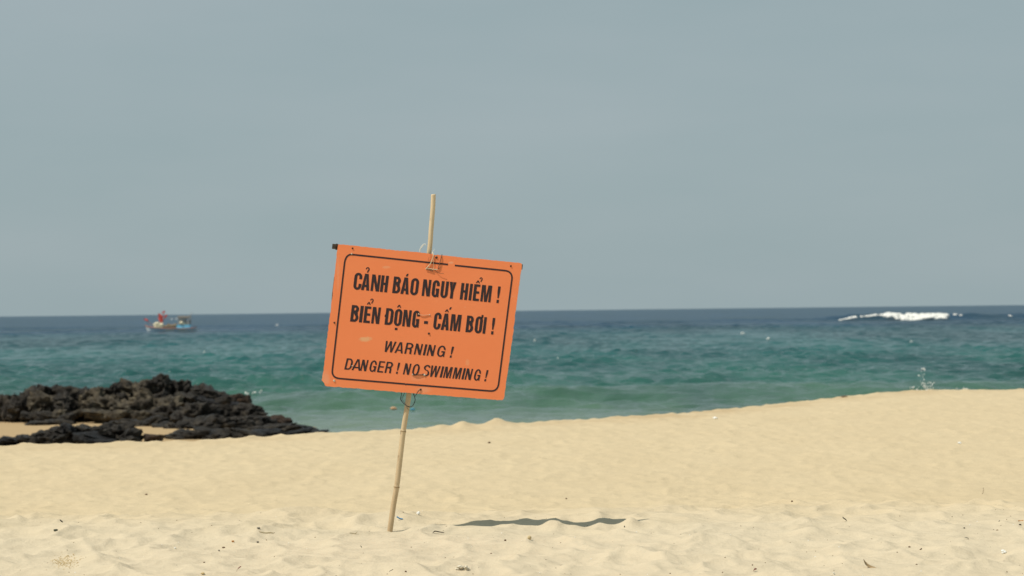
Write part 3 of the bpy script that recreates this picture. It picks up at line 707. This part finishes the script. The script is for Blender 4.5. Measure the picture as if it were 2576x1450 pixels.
text_line('second line of the sign, bold black capitals',
    [('B', A2(543), A2(657)), ('I', A2(670), A2(716)), ('E', A2(733), A2(828)), ('N', A2(848), A2(965)), ('D', A2(1042), A2(1156)), ('O', A2(1173), A2(1282)), ('N', A2(1297), A2(1412)), ('G', A2(1435), A2(1535)), ('-', A2(1606), A2(1663)),
     ('C', A3(133), A3(257)), ('A', A3(265), A3(400)), ('M', A3(420), A3(595)), ('B', A3(687), A3(812)), ('O', A3(838), A3(962)), ('I', A3(978), A3(1024)), ('!', A3(1122), A3(1166))],
    (241, 864), (1103, 943), 107.5, 6.9, 18.6, .145, .25,
    [hat(z2, 785, 845, 973, 1015), hook(z2, 836, 887, 923, 995), hat(z2, 1222, 1285, 1014, 1057), quad(z2, (1195, 1345), (1233, 1349), (1229, 1382), (1191, 1378)), quad(z2, (1049, 1155), (1063, 1156), (1059, 1192), (1045, 1190)),
     hat(z3, 335, 407, 1015, 1065), quad(z3, (410, 1018), (428, 978), (458, 980), (436, 1021)), quad(z3, (967, 1110), (1000, 1113), (994, 1155), (984, 1172), (962, 1178), (960, 1160))])
text_line('third line of the sign, slanted black capitals',
    [('W', A4(1169), A4(1351)), ('A', A4(1355), A4(1492)), ('R', A4(1518), A4(1640)), ('N', A4(1675), A4(1790)), ('I', A4(1825), A4(1862)), ('N', A5(230), A5(345)), ('G', A5(392), A5(520)), ('!', A5(612), A5(646))],
    (486, 1062), (888.7, 1097), 72.5, 13.4, 12.2, .125, .40)
# the second N of the word sits between I and G
text_line('fourth line of the sign, slanted black capitals',
    [('D', A4(525), A4(640)), ('A', A4(645), A4(790)), ('N', A4(785) , A4(887)), ('G', A4(928), A4(1037)), ('E', A4(1065), A4(1165)), ('R', A4(1190), A4(1302)), ('!', A4(1378), A4(1410)), ('N', A4(1495), A4(1597)), ('O', A4(1636), A4(1748)), ('S', A4(1812), A4(1922)),
     ('W', A5(268), A5(426)), ('I', A5(448), A5(483)), ('M', A5(503), A5(627)), ('M', A5(658), A5(782)), ('I', A5(808), A5(843)), ('N', A5(860), A5(962)), ('G', A5(1002), A5(1104)), ('!', A5(1185), A5(1216))],
    (204, 1173), (1111, 1249.5), 74, 13.4, 11.6, .125, .40)
# border line, broken near the top
def corner_arc(p_a, p_c, p_b, n=8):
    return [((1 - t) ** 2 * p_a[0] + 2 * t * (1 - t) * p_c[0] + t * t * p_b[0], (1 - t) ** 2 * p_a[1] + 2 * t * (1 - t) * p_c[1] + t * t * p_b[1]) for t in [k / n for k in range(n + 1)]]
loop = [(917, 503)] + corner_arc((1238, 536), (1290, 541), (1285, 592)) + corner_arc((1200, 1262), (1194, 1316), (1144, 1312)) + [(605, 1268), (601, 1271), (597, 1267)] + corner_arc((176, 1232), (122, 1227), (128, 1176)) + corner_arc((205, 500), (211, 428), (256, 433)) + [(873, 497)]
V, F = [], []
tk = thick(loop, 10.5); nh = len(loop)
Lf, Rt = tk[:nh], tk[nh:][::-1]
V = [on_sign(*z1(*q), INK) for q in Lf + Rt]
for i in range(nh - 1):
    f = (i, i + 1, nh + i + 1, nh + i); a, b, c_ = V[f[0]], V[f[1]], V[f[2]]
    F.append(f if (b - a).cross(c_ - a).dot(SN) > 0 else f[::-1])
mesh_obj('border_line', V, F, ink, panel)

# --- nails, holes, batten, twine, wire
rust = mat('rusty_nail', (0.055, 0.032, 0.02), 0.8); pale_nail = mat('limed_nail', (0.55, 0.46, 0.36), 0.8)
def nail(x, y, r, m_):
    c0 = on_sign(*z1(x, y), OFF + 0.0010); V, F = ico_geo((0, 0, 0), 1, 2, 0.15, int(x))
    ex = Vector((1, 0, 0)); ex = (ex - SN * ex.dot(SN)).normalized(); ey = SN.cross(ex)
    mesh_obj('nail', [c0 + ex * v.x * r + ey * v.y * r + SN * v.z * 0.003 for v in V], F, m_, panel, smooth=True)
for x, y, r in ((258, 393, .0048), (799, 452, .0058), (1278, 507, .0045), (141, 872, .0048), (750, 942, .0055), (697, 1303, .0050)): nail(x, y, r, rust)
for x, y, r in ((253, 428, .0045), (140, 1246, .0060), (722, 1209, .0055), (645, 1207, .0040), (257, 1150, .0035), (684, 817, .003), (756, 821, .003)): nail(x, y, r, pale_nail)
wood = mat('old_wood', (0.10, 0.075, 0.05), 0.9); n = N(wood); p = n.new('ShaderNodeTexCoord').outputs['Object']
n.link(n.ramp(n.noise(p, 60, 4, 0.6, (0.15, 1, 1)), [(0.3, (0.04, 0.03, 0.02)), (0.6, (0.13, 0.10, 0.07)), (0.75, (0.22, 0.17, 0.11))]), n.b.inputs['Base Color'])
ba = on_sign(*z1(129, 380), OFF - TH - 0.013); bb = on_sign(*z1(1353, 513), OFF - TH - 0.013)
ex = (bb - ba).normalized(); ez = SN.cross(ex); rot = Matrix((ex, -SN, ez)).transposed()
V, F = box_geo((ba + bb) / 2, ((bb - ba).length, 0.020, 0.024), rot)
bt = mesh_obj('batten', V, F, wood, sign)
mesh_obj('wire_wrap', *merge(*[tube_geo([ba + ex * (0.017 + 0.003 * k) + (ez * math.cos(a) * 0.0145 - SN * math.sin(a) * 0.0125) for a in [j * math.pi / 6 for j in range(13)]], 0.0012, 5) for k in range(3)]), rust, bt, smooth=True)
ba2 = on_sign(*z1(131, 575), OFF - TH - 0.004); bb2 = on_sign(*z1(105, 840), OFF - TH - 0.004)
V, F = tube_geo([ba2 + ex * 0.010, ba2 + (bb2 - ba2) * .4 + ex * 0.008, bb2 + ex * 0.011], 0.004, 6); mesh_obj('backing_edge', V, F, wood, sign)
twine = mat('pale_twine', (0.62, 0.50, 0.33), 0.85); dark_tw = mat('tarred_twine', (0.17, 0.095, 0.055), 0.85); fibre = mat('nylon_fibre', (0.72, 0.72, 0.68), 0.6)
wire = mat('dark_wire', (0.035, 0.035, 0.038), 0.6, 0.4, 0.3); cop = mat('copper_wire', (0.60, 0.36, 0.22), 0.5)
def strand(name, zf, pts, r, m_, parent, offs=None):
    P = [on_sign(*zf(x, y), OFF + (offs[i] if offs else 0.003)) for i, (x, y) in enumerate(pts)]
    return mesh_obj(name, *tube_geo(smooth_path(P, 5), r, 6), m_, parent, smooth=True)
strand('twine', z7, [(470, 945), (484, 985), (470, 1040), (440, 1110), (385, 1172), (372, 1185)], 0.0024, twine, sign, [-.01, .004, .004, .004, .004, .003])
strand('twine', z7, [(372, 1180), (420, 1178), (480, 1188), (545, 1192)], 0.0022, twine, sign)
strand('twine', z7, [(378, 1186), (430, 1200), (470, 1215), (478, 1205), (440, 1195), (395, 1190)], 0.0012, dark_tw, sign, [.004] * 6)
strand('twine', z7, [(480, 975), (486, 1060), (484, 1190)], 0.0009, twine, sign, [.002, .004, .003])
strand('twine', z7, [(446, 965), (447, 1060), (432, 1140)], 0.0006, dark_tw, sign)
strand('twine', z7, [(420, 1010), (398, 1110), (372, 1180)], 0.0006, dark_tw, sign)
strand('twine', z7, [(608, 972), (600, 1010), (578, 1090), (552, 1188)], 0.0019, dark_tw, sign, [-.004, .003, .004, .003])
strand('twine', z7, [(552, 1190), (583, 1165)], 0.0009, dark_tw, sign)
strand('twine', z7, [(490, 1190), (530, 1222), (570, 1246), (636, 1252)], 0.0010, dark_tw, sign, [.002, .004, .006, .008])
for q in range(5):
    strand('fibre_tuft', z7, [(282 + q * 2, 948), (284 + q * 3, 905), (300 + q * 5, 868), (328 + q * 9, 830 - q * 4), (352 + q * 5, 818 + q * 6)], 0.0010, fibre, sign, [-.012] * 5)
for q in range(4):
    strand('fibre_tuft', z7, [(462 + q * 6, 958), (470 + q * 5, 930 - q * 8), (488 + q * 4, 905 + q * 6), (500 - q * 5, 890 + q * 8)], 0.0006, fibre, sign, [-.01] * 4)
strand('wire', z2, [(1535, 1135), (1560, 1158), (1620, 1165), (1705, 1158)], 0.0016, cop, sign, [.001, .0028, .0028, .001])
strand('wire', z4, [(1650, 820), (1690, 832), (1760, 830), (1860, 826)], 0.0022, rust, sign, [.001, .003, .003, .001])
strand('wire', z4, [(1795, 1072), (1760, 1090), (1735, 1128), (1715, 1160), (1695, 1185), (1680, 1165), (1672, 1135)], 0.0018, wire, sign, [.001, .004, .004, .002, 0, -.01, -.02])
strand('wire', z4, [(1470, 1100), (1472, 1160), (1460, 1230), (1500, 1290), (1570, 1345), (1620, 1360), (1670, 1325), (1700, 1250), (1690, 1190), (1672, 1120)], 0.0018, wire, sign, [-.02, -.02, -.02, -.015, -.008, -.01, -.015, -.02, -.02, -.02])
strand('wire', z4, [(1530, 1100), (1510, 1170), (1490, 1230), (1540, 1310), (1580, 1390), (1600, 1420)], 0.0008, wire, sign, [-.02, -.02, -.015, -.012, -.015, -.018])
strand('wire', z4, [(1530, 1130), (1480, 1200), (1470, 1240), (1540, 1330), (1620, 1350)], 0.0008, wire, sign, [-.02, -.02, -.015, -.010, -.012])

# ================================================================== FISHING BOAT
BY = 2.85 / ((838 - 793) / FPX) ; BY = min(BY, 318)
def z8(x, y): return (500 + x / 7.36) * 0.62891, (1200 + y / 7.36) * 0.62907
b0 = at_depth(*z8(1355, 975), BY); b0.z = Z_SEA
SC = BY / FPX * 0.62891 / 7.36
def bt_(zx, zy, dy=0.0): return Vector((b0.x + (zx - 1355) * SC, BY + dy, b0.z + (985 - zy) * SC))
boat = thing('fishing_boat', b0, 'small wooden fishing boat with blue cabin drifting near the horizon', 'boat')
hull_m = mat('boat_hull', (0.3, 0.36, 0.37), 0.6); n = N(hull_m); p = n.pos(); z_ = n.xyz(p)[2]
n.link(n.mix(n.mapr(n.noise(p, 0.9, 4), 0.42, 0.6), (0.52, 0.62, 0.68), (0.72, 0.72, 0.66)), n.b.inputs['Base Color'])
trim_m = mat('red_brown_trim', (0.42, 0.20, 0.16), 0.6); bluep = mat('blue_paint', (0.22, 0.60, 0.82), 0.5); tan = mat('tan_boards', (0.55, 0.45, 0.36), 0.7)
dkw = mat('dark_boards', (0.16, 0.13, 0.10), 0.8); cream = mat('cream_floats', (0.84, 0.75, 0.52), 0.6); redf = mat('red_cloth', (0.80, 0.085, 0.06), 0.7); greyw = mat('grey_post', (0.45, 0.44, 0.43), 0.7)
glassb = mat('lamp_glass', (0.75, 0.78, 0.80), 0.1, 0.6)
st = [(600, 785, 0.05), (660, 808, 0.45), (760, 832, 0.85), (900, 852, 1.15), (1150, 872, 1.30), (1450, 880, 1.30), (1800, 880, 1.22), (2040, 872, 1.0), (2110, 862, 0.9)]
V, F = [], []; rings = []
for zx, zy, hb in st:
    sheer = bt_(zx, zy).z; keel = b0.z - 0.35 + (0.9 if zx == 600 else 0.25 if zx == 660 else 0)
    x = bt_(zx, 0).x; rg = []
    for k in range(9):
        a = -1 + 2 * k / 8; prof = abs(a); zz = keel + (sheer - keel) * prof ** 2.2; xx = x + (0.5 if zx == 600 else 0.15 if zx == 660 else 0) * (1 - prof)
        rg.append(len(V)); V.append(Vector((xx, BY + hb * math.copysign(min(1, abs(a) ** 0.55), a) if a else BY, zz)))
    rings.append(rg)
for r0, r1 in zip(rings[:-1], rings[1:]):
    for k in range(8): F.append((r0[k], r1[k], r1[k + 1], r0[k + 1]))
    F.append((r0[0], r0[8], r1[8], r1[0]))                       # deck
F.append(tuple(rings[-1]))
hull = mesh_obj('hull', V, F, hull_m, boat)
for sgn in (0, 8):
    mesh_obj('rubbing_strake', *tube_geo([V[r[sgn]] + Vector((0, 0, 0.02)) for r in rings], 0.07, 6), trim_m, hull, smooth=True)
def bx(name, zx0, zx1, zy0, zy1, dep, m_, par, dy=0):
    c0 = (bt_(zx0, zy0, dy) + bt_(zx1, zy1, dy)) / 2; return mesh_obj(name, *box_geo(c0, ((zx1 - zx0) * SC, dep, (zy1 - zy0) * SC)), m_, par)
bx('cabin', 1550, 1935, 770, 925, 1.9, bluep, boat)
roof = bx('cabin_roof', 1585, 1925, 512, 560, 2.0, tan, boat)
bx('roof_beam', 1640, 1910, 560, 592, 1.7, tan, boat)
for zx in (1610, 1895):
    for dy in (-0.85, 0.85): bx('post', zx - 20, zx + 20, 562, 772, 0.2, greyw, boat, dy)
bx('wheelhouse_wall', 1640, 1790, 600, 768, 1.5, greyw, boat); bx('wheelhouse_wall', 1800, 1880, 665, 768, 1.5, tan, boat)
mesh_obj('mast', *tube_geo([bt_(1905, 560), bt_(1965, 400)], 0.06, 6), greyw, boat)
mesh_obj('stern_rail', *merge(tube_geo([bt_(2085, 880), bt_(2090, 800)], 0.05, 6), tube_geo([bt_(1960, 885), bt_(1965, 830)], 0.05, 6), tube_geo([bt_(1955, 832), bt_(2100, 805)], 0.04, 6)), greyw, boat)
mesh_obj('awning_flap', *merge(box_geo(bt_(1945, 590, -.5), (0.30, 0.9, 0.35))), mat('pale_tarp', (0.5, 0.53, 0.55), 0.7), boat)
bx('engine_box', 1230, 1540, 790, 880, 1.5, dkw, boat)
mesh_obj('lamp_cable', *tube_geo([bt_(1600, 575, -.3), bt_(1530, 580, -.3), bt_(1390, 580, -.3), bt_(1060, 560, -.3)], 0.02, 5), greyw, boat)
for zx in (1390, 1530): mesh_obj('lamp_bulb', *ico_geo(bt_(zx, 605, -.3), 0.13, 2), glassb, boat, smooth=True)
mesh_obj('mast', *tube_geo([bt_(1060, 880, 0), bt_(1050, 420, 0)], 0.06, 6), greyw, boat)
random.seed(3)
net = merge(*[ico_geo(bt_(1200 + 330 * random.random(), 770 + 60 * random.random(), random.uniform(-.5, .3)), (0.35, 0.35, 0.22), 2, 0.4, k) for k in range(14)])
tag(mesh_obj('fishing_net', *net, mat('brown_net', (0.26, 0.20, 0.13), 0.9), smooth=True), 'brown heap of nets amidships on the fishing boat', 'net')
for nm, label, pos in (('float_bundle', 'lumpy bundle of cream net floats near the bow of the boat', [(910, 760), (960, 730), (1000, 735), (950, 800), (1010, 800), (1075, 770), (1105, 760), (930, 830), (980, 850), (1050, 825), (1090, 800), (1000, 760)]),
                       ('float_bundle', 'cream float sack on top of the blue cabin of the boat', [(1640, 720), (1690, 715), (1735, 725), (1650, 755), (1700, 760), (1740, 760)])):
    V, F = merge(*[ico_geo(bt_(a, b, -0.7 + random.uniform(-.25, .25)), (0.28, 0.28, 0.27), 2, 0.12, k) for k, (a, b) in enumerate(pos)])
    tag(mesh_obj(nm, V, F, cream, smooth=True), label, 'floats', 'float bundles on the boat')
def flag(a, b, pole_r, corners, label):
    t = thing('marker_flag', bt_(*a, -.2), label, 'flag', 'red flags on the boat')
    mesh_obj('pole', *tube_geo([bt_(*a, -.2), bt_(*b, -.2)], pole_r, 6), trim_m, t)
    nx, ny = 6, 5; V, F = [], []
    c0, c1, c2, c3 = [bt_(*q, -.2) for q in corners]
    for side_ in (0, 1):
        for j in range(ny):
            for i in range(nx):
                u, w = i / (nx - 1), j / (ny - 1); q = (c0 * (1 - u) + c1 * u) * (1 - w) + (c3 * (1 - u) + c2 * u) * w
                V.append(q + Vector((0, 0.12 * math.sin(5 * u + 2 * w) + 0.03 * side_, 0.05 * math.sin(4 * u))))
        o = side_ * nx * ny
        for j in range(ny - 1):
            for i in range(nx - 1): F.append((o + j * nx + i, o + j * nx + i + 1, o + (j + 1) * nx + i + 1, o + (j + 1) * nx + i))
    mesh_obj('flag', V, F, redf, t, smooth=True)
flag((880, 800), (565, 585), 0.05, [(565, 575), (680, 600), (700, 660), (590, 635)], 'red flag on a pole slanting left over the bow of the boat')
flag((1040, 830), (1010, 420), 0.05, [(985, 430), (1080, 470), (1075, 640), (1000, 650)], 'tall drooping red flag standing upright on the boat')
flag((1060, 830), (1085, 470), 0.05, [(1040, 490), (1135, 500), (1120, 700), (1050, 710)], 'lower red flag hanging behind the upright one on the boat')
flag((1070, 700), (1175, 340), 0.04, [(1100, 400), (1170, 345), (1205, 390), (1135, 450)], 'topmost small red flag leaning right on the boat')
flag((1080, 740), (1255, 460), 0.04, [(1150, 550), (1225, 455), (1270, 480), (1190, 590)], 'right-hand red flag leaning out over the net heap')

# ================================================================== LITTER AND DRIFT ON THE SAND
def src(x, y): return x * 0.62891, y * 0.62907
MM = lambda px, Y: px * 0.62891 / FPX * Y           # source pixels to metres at a depth
def pm(name, col, rough=0.7, amt=0.35):
    m_ = mat(name, col, rough); n = N(m_); p = n.new('ShaderNodeTexCoord').outputs['Object']
    n.link(n.mix(n.noise(p, 120, 3, 0.6), tuple(q * (1 - amt) for q in col), tuple(min(1, q * (1 + amt)) for q in col)), n.b.inputs['Base Color']); return m_
m_dark = pm('dark_debris', (0.05, 0.042, 0.032)); m_brown = pm('brown_debris', (0.15, 0.09, 0.05)); m_tan = pm('dry_leaf', (0.42, 0.29, 0.15)); m_pale = pm('pale_straw', (0.46, 0.38, 0.23))
m_white = pm('white_plastic', (0.82, 0.82, 0.78), 0.5, 0.05); m_blue = pm('blue_plastic', (0.06, 0.28, 0.55), 0.4, 0.1); m_stone = pm('cream_stone', (0.55, 0.43, 0.24)); m_red = pm('red_leaf', (0.16, 0.05, 0.035))
m_grey = pm('grey_pebble', (0.20, 0.18, 0.15)); m_green = pm('green_stone', (0.045, 0.055, 0.035)); m_orange = pm('orange_leaf', (0.45, 0.22, 0.08)); m_ochre = pm('ochre_clods', (0.56, 0.43, 0.23))
m_clear = pm('cloudy_plastic', (0.66, 0.60, 0.48), 0.35, 0.15)
def lump(name, x, y, w, h, m_, label, cat, seed=0, group=None, disp=0.3):
    p = ground_at(*src(x, y + h / 2)); sx, sz = MM(w, p.y) / 2, MM(h, p.y) / 2
    V, F = ico_geo(p + Vector((0, 0, sz * 0.75)), (sx, sx * 0.8, sz), 3, disp, seed + 1, 1.6)
    return tag(mesh_obj(name, V, F, m_, smooth=False), label, cat, group)
def twig(name, pts, r, m_, label, cat='twig', lift=None, group=None, taper=True):
    """pts in source pixels; the lowest one rests on the sand, the others are lifted as the picture shows"""
    k = max(range(len(pts)), key=lambda i: pts[i][1]); g = ground_at(*src(*pts[k])); P = []
    for i, q in enumerate(pts):
        a = at_depth(*src(*q), g.y + 0.004 * (i - k)); gz = float(ground_z(a.x, a.y)[0]); a.z = max(a.z, gz + r * 0.6); P.append(a)
    P = smooth_path(P, 5); nn = len(P)
    rd = [r * (1 - 0.6 * abs(2 * i / (nn - 1) - 1) ** 2) if taper else r for i in range(nn)]
    return tag(mesh_obj(name, *tube_geo(P, rd, 7), m_, smooth=True), label, cat, group)
def leaf(name, pts, wid, m_, label, cat='leaf', curl=0.3, group=None):
    """a curled leaf along a source-pixel spine, with a fold and real thickness"""
    k = max(range(len(pts)), key=lambda i: pts[i][1]); g = ground_at(*src(*pts[k]))
    P = smooth_path([at_depth(*src(*q), g.y + 0.006 * i) for i, q in enumerate(pts)], 5); nn = len(P); V, F = [], []
    for s_ in (0, 1):
        for i, q in enumerate(P):
            t = i / (nn - 1); w = MM(wid, g.y) / 2 * math.sin(math.pi * min(max(t * 0.92 + 0.04, 0), 1)) ** 0.8
            for u in (-1, -.5, 0, .5, 1):
                V.append(q + Vector((0.25 * u * w, u * w * 0.9, abs(u) * w * curl + u * w * 0.55 + 0.002 + s_ * 0.0008)))
        o = s_ * nn * 5
        for i in range(nn - 1):
            for j in range(4): F.append((o + i * 5 + j, o + i * 5 + j + 1, o + i * 5 + j + 6, o + i * 5 + j + 5))
    o = nn * 5
    for i in range(nn - 1):
        F.append((i * 5, i * 5 + 5, o + i * 5 + 5, o + i * 5)); F.append((i * 5 + 4, i * 5 + 9, o + i * 5 + 9, o + i * 5 + 4))
    V = [v if v.z > float(ground_z(v.x, v.y)[0]) - 0.004 else Vector((v.x, v.y, float(ground_z(v.x, v.y)[0]) - 0.003)) for v in V]
    return tag(mesh_obj(name, V, F, m_, smooth=True), label, cat, group)
twig('plastic_straw', [(1587, 2067), (1599, 2074), (1611, 2080.5)], 0.0032, m_blue, 'short blue plastic straw lying just right of the bamboo pole', 'straw', taper=False)
lump('paper_scrap', 1673, 2053, 13, 14, m_white, 'small white scrap on the sand right of the blue straw', 'litter', 1)
twig('seaweed_stalk', [(1731, 2135), (1736, 2127), (1742, 2125), (1758, 2128), (1777, 2131)], 0.0028, m_dark, 'dark curled stalk at the left end of the sign shadow', 'stalk')
lump('stone', 2117, 2150, 16, 17, m_stone, 'cream squarish stone below the shadow of the sign', 'stone', 3, None, 0.18)
lump('stone', 2021, 2162, 9, 7, m_brown, 'small brown pebble left of the cream squarish stone', 'stone', 4)
geos = []
pc = ground_at(*src(1847, 2282))
random.seed(12)
for k in range(9):
    w = MM(24, pc.y); geos.append(ico_geo(pc + Vector((random.uniform(-.9, .9) * w, random.uniform(-.4, .4) * w, 0.004 + random.uniform(0, .5) * w)), (w * random.uniform(.25, .55), w * .3, w * random.uniform(.08, .25)), 2, 0.6, k, 2.4))
tag(mesh_obj('plastic_bag', *merge(*geos), m_clear, smooth=False), 'crumpled cloudy plastic scrap at the bottom, right of the pole', 'litter')
twig('twig', [(1556, 2291), (1565, 2288), (1573, 2285)], 0.0012, m_dark, 'thin dark twig at the bottom edge below the pole')
lump('stone', 1623, 2288, 7, 6, m_brown, 'tiny brown pebble beside the thin twig at the bottom edge', 'stone', 6)
lump('charcoal_bit', 2498, 2106, 4.5, 8, m_dark, 'tiny black crumb just right of the shadow, standing upright', 'charcoal', 7)
lump('stone', 223, 2121, 18, 9, m_green, 'dark green stone on the sand at far left', 'stone', 8)
leaf('leaf', [(239, 2081), (245, 2087), (252, 2092)], 6, m_dark, 'dark withered leaf just behind the dark green stone')
twig('grass_blade', [(1037, 2127), (1047, 2133), (1062, 2134), (1080, 2132), (1095, 2134)], 0.0032, m_pale, 'long pale dry grass blade lying left of the pole', 'grass blade')
twig('twig', [(1398, 2135), (1408, 2133), (1417, 2136), (1426, 2131), (1429, 2124)], 0.0018, m_pale, 'pale curly twig between the grass blade and the pole')
lump('bark_chip', 932, 2168, 11, 7, m_orange, 'orange-brown bark chip below the pale grass blade', 'bark', 9)
lump('stone', 1031, 2170, 9, 7, m_grey, 'grey pebble right of the orange-brown bark chip', 'stone', 10)
lump('stone', 876, 2203, 7, 5, m_grey, 'dark pebble below and left of the bark chip', 'stone', 11)
leaf('leaf', [(946, 2288), (950, 2281), (957, 2274), (965, 2269)], 12, m_red, 'red-brown curled leaf at the bottom edge, left of the pole')
lump('shell', 700, 2192, 8, 7, m_white, 'small white shell fragment on the left foreground sand', 'shell', 13)
lump('stone', 1034, 2113, 12, 8, m_grey, 'grey pebble just above the pale grass blade', 'stone', 14)
twig('twig', [(1442, 2182), (1445, 2187), (1447, 2191)], 0.0016, m_dark, 'tiny dark hooked twig left of the foot of the pole')
lump('stone', 811, 2294, 14, 10, m_ochre, 'ochre clod at the bottom edge left of the red-brown leaf', 'stone', 15)
twig('twig', [(3370, 2068), (3375, 2073), (3382, 2078), (3387, 2085)], 0.0028, m_dark, 'dark bent twig on the right, halfway to the frame edge')
leaf('leaf', [(3454, 2240), (3461, 2256), (3478, 2270), (3506, 2276)], 17, m_tan, 'large curled tan leaf in the bottom right foreground')
lump('plastic_scrap', 4015, 2209, 20, 14, m_white, 'bright white plastic scrap in the right foreground', 'litter', 17, None, 0.5)
leaf('leaf', [(3013, 2288), (3018, 2281), (3027, 2279)], 11, m_red, 'small dark red crumpled leaf at the bottom edge on the right')
leaf('leaf', [(4072, 2085), (4082, 2088), (4094, 2084)], 9, m_orange, 'orange leaf at the right edge of the frame')
lump('stone', 4081, 2098, 10, 6, m_dark, 'dark pebble under the orange leaf at the right edge', 'stone', 19)
lump('bark_chip', 3638, 2188, 9, 6, m_brown, 'brown bark chip above and right of the curled tan leaf', 'bark', 20)
twig('bark_chip', [(3679, 2202), (3683, 2197), (3687, 2193)], 0.0028, m_brown, 'slanted brown splinter beside the bark chip on the right', 'splinter')
lump('stone', 3857, 2113, 7, 5, m_dark, 'small dark pebble alone on the right foreground sand', 'stone', 21)
twig('twig', [(3929, 1980), (3933, 1966), (3934, 1950)], 0.0020, m_brown, 'thin upright twig far right where the terrace ends')
lump('stone', 3168, 2006, 9, 6, m_brown, 'brown pebble on the edge of the terrace, right of the shadow', 'stone', 22)
twig('twig', [(3858, 2149), (3866, 2150), (3872, 2153), (3874, 2157)], 0.0016, m_grey, 'grey wisp of dry stalk left of the white plastic scrap')
twig('twig', [(3994, 2090), (3997, 2085), (3999, 2081)], 0.0020, m_grey, 'short grey twig left of the orange leaf')
twig('shell', [(3333, 2290), (3337, 2296), (3340, 2299)], 0.0030, m_white, 'white sliver of shell at the bottom edge, right of the dark red leaf', 'shell')
lump('litter_scrap', 3838, 1773, 14, 9, m_white, 'white scrap far up the beach on the right', 'litter', 23)
lump('litter_scrap', 2860, 1672, 20, 9, m_white, 'white flat scrap on the far sand, right of the sign', 'litter', 24)
lump('stone', 585, 1978, 10, 7, m_brown, 'brown pebble on the lower beach at left, beyond the terrace', 'stone', 25)
lump('driftwood', 3377, 1586, 26, 6, m_brown, 'brown driftwood lump on the crest of the beach at right', 'driftwood', 26)
lump('stone', 1957, 1770, 12, 6, m_brown, 'brown pebble on the lower beach under the right half of the sign', 'stone', 27)
lump('stone', 2265, 1995, 8, 5, m_brown, 'small pebble on the lower beach right of the pole', 'stone', 28)
# floating litter off the beach
def floater(x, y, w, h, m_, label):
    p = sea_at(*src(x, y + h / 2)); p.z += 0.04; sx, sz = MM(w, p.y) / 2, MM(h, p.y) / 2
    tag(mesh_obj('floating_litter', *ico_geo(p + Vector((0, 0, sz * .7)), (sx, sx * .7, sz), 2, 0.3, 3), m_, smooth=True), label, 'litter')
floater(1576, 1638, 27, 13, pm('orange_float', (0.62, 0.36, 0.20)), 'orange piece of litter floating left of the pole')
floater(1652, 1642, 20, 8, pm('blue_float', (0.10, 0.35, 0.55)), 'blue piece of litter floating right of the pole')
# ochre clods dug up at lower left, and loose dark specks everywhere: nobody could count them
random.seed(21); geos = []
for k in range(260):
    gx = random.gauss(0, 1); gy = random.gauss(0, 1); p = ground_at(*src(258 + 30 * gx, 2250 - 7 * gx * 0.3 + 12 * gy)); r = random.uniform(0.0008, 0.0024)
    geos.append(ico_geo(p + Vector((0, 0, r * .4)), (r * 1.4, r, r), 1, 0.3, k))
tag(mesh_obj('sand_clods', *merge(*geos), m_ochre), 'patch of ochre sand crumbs in the bottom left foreground', 'sand clods', kind='stuff')
geos = []
for k in range(230):
    Y = random.uniform(7.6, 10.4); x = random.uniform(-0.27, 0.27) * Y; z = float(ground_z(x, Y)[0]); r = random.uniform(0.0008, 0.0022) * (2 if random.random() < .05 else 1)
    geos.append(ico_geo(Vector((x, Y, z + r * .5)), (r * random.uniform(1, 2), r, r), 1, 0.3, k))
tag(mesh_obj('debris_specks', *merge(*geos), m_brown), 'tiny dark specks of plant debris strewn over the foreground sand', 'specks', kind='stuff')
geos = []
for k in range(60):
    Y = random.uniform(7.6, 10.4); x = random.uniform(-0.27, 0.27) * Y; z = float(ground_z(x, Y)[0]); r = random.uniform(0.0010, 0.0026)
    geos.append(ico_geo(Vector((x, Y, z + r * .5)), (r * 1.5, r, r), 1, 0.3, k))
tag(mesh_obj('shell_specks', *merge(*geos), m_white), 'tiny white shell grains strewn over the foreground sand', 'specks', kind='stuff')
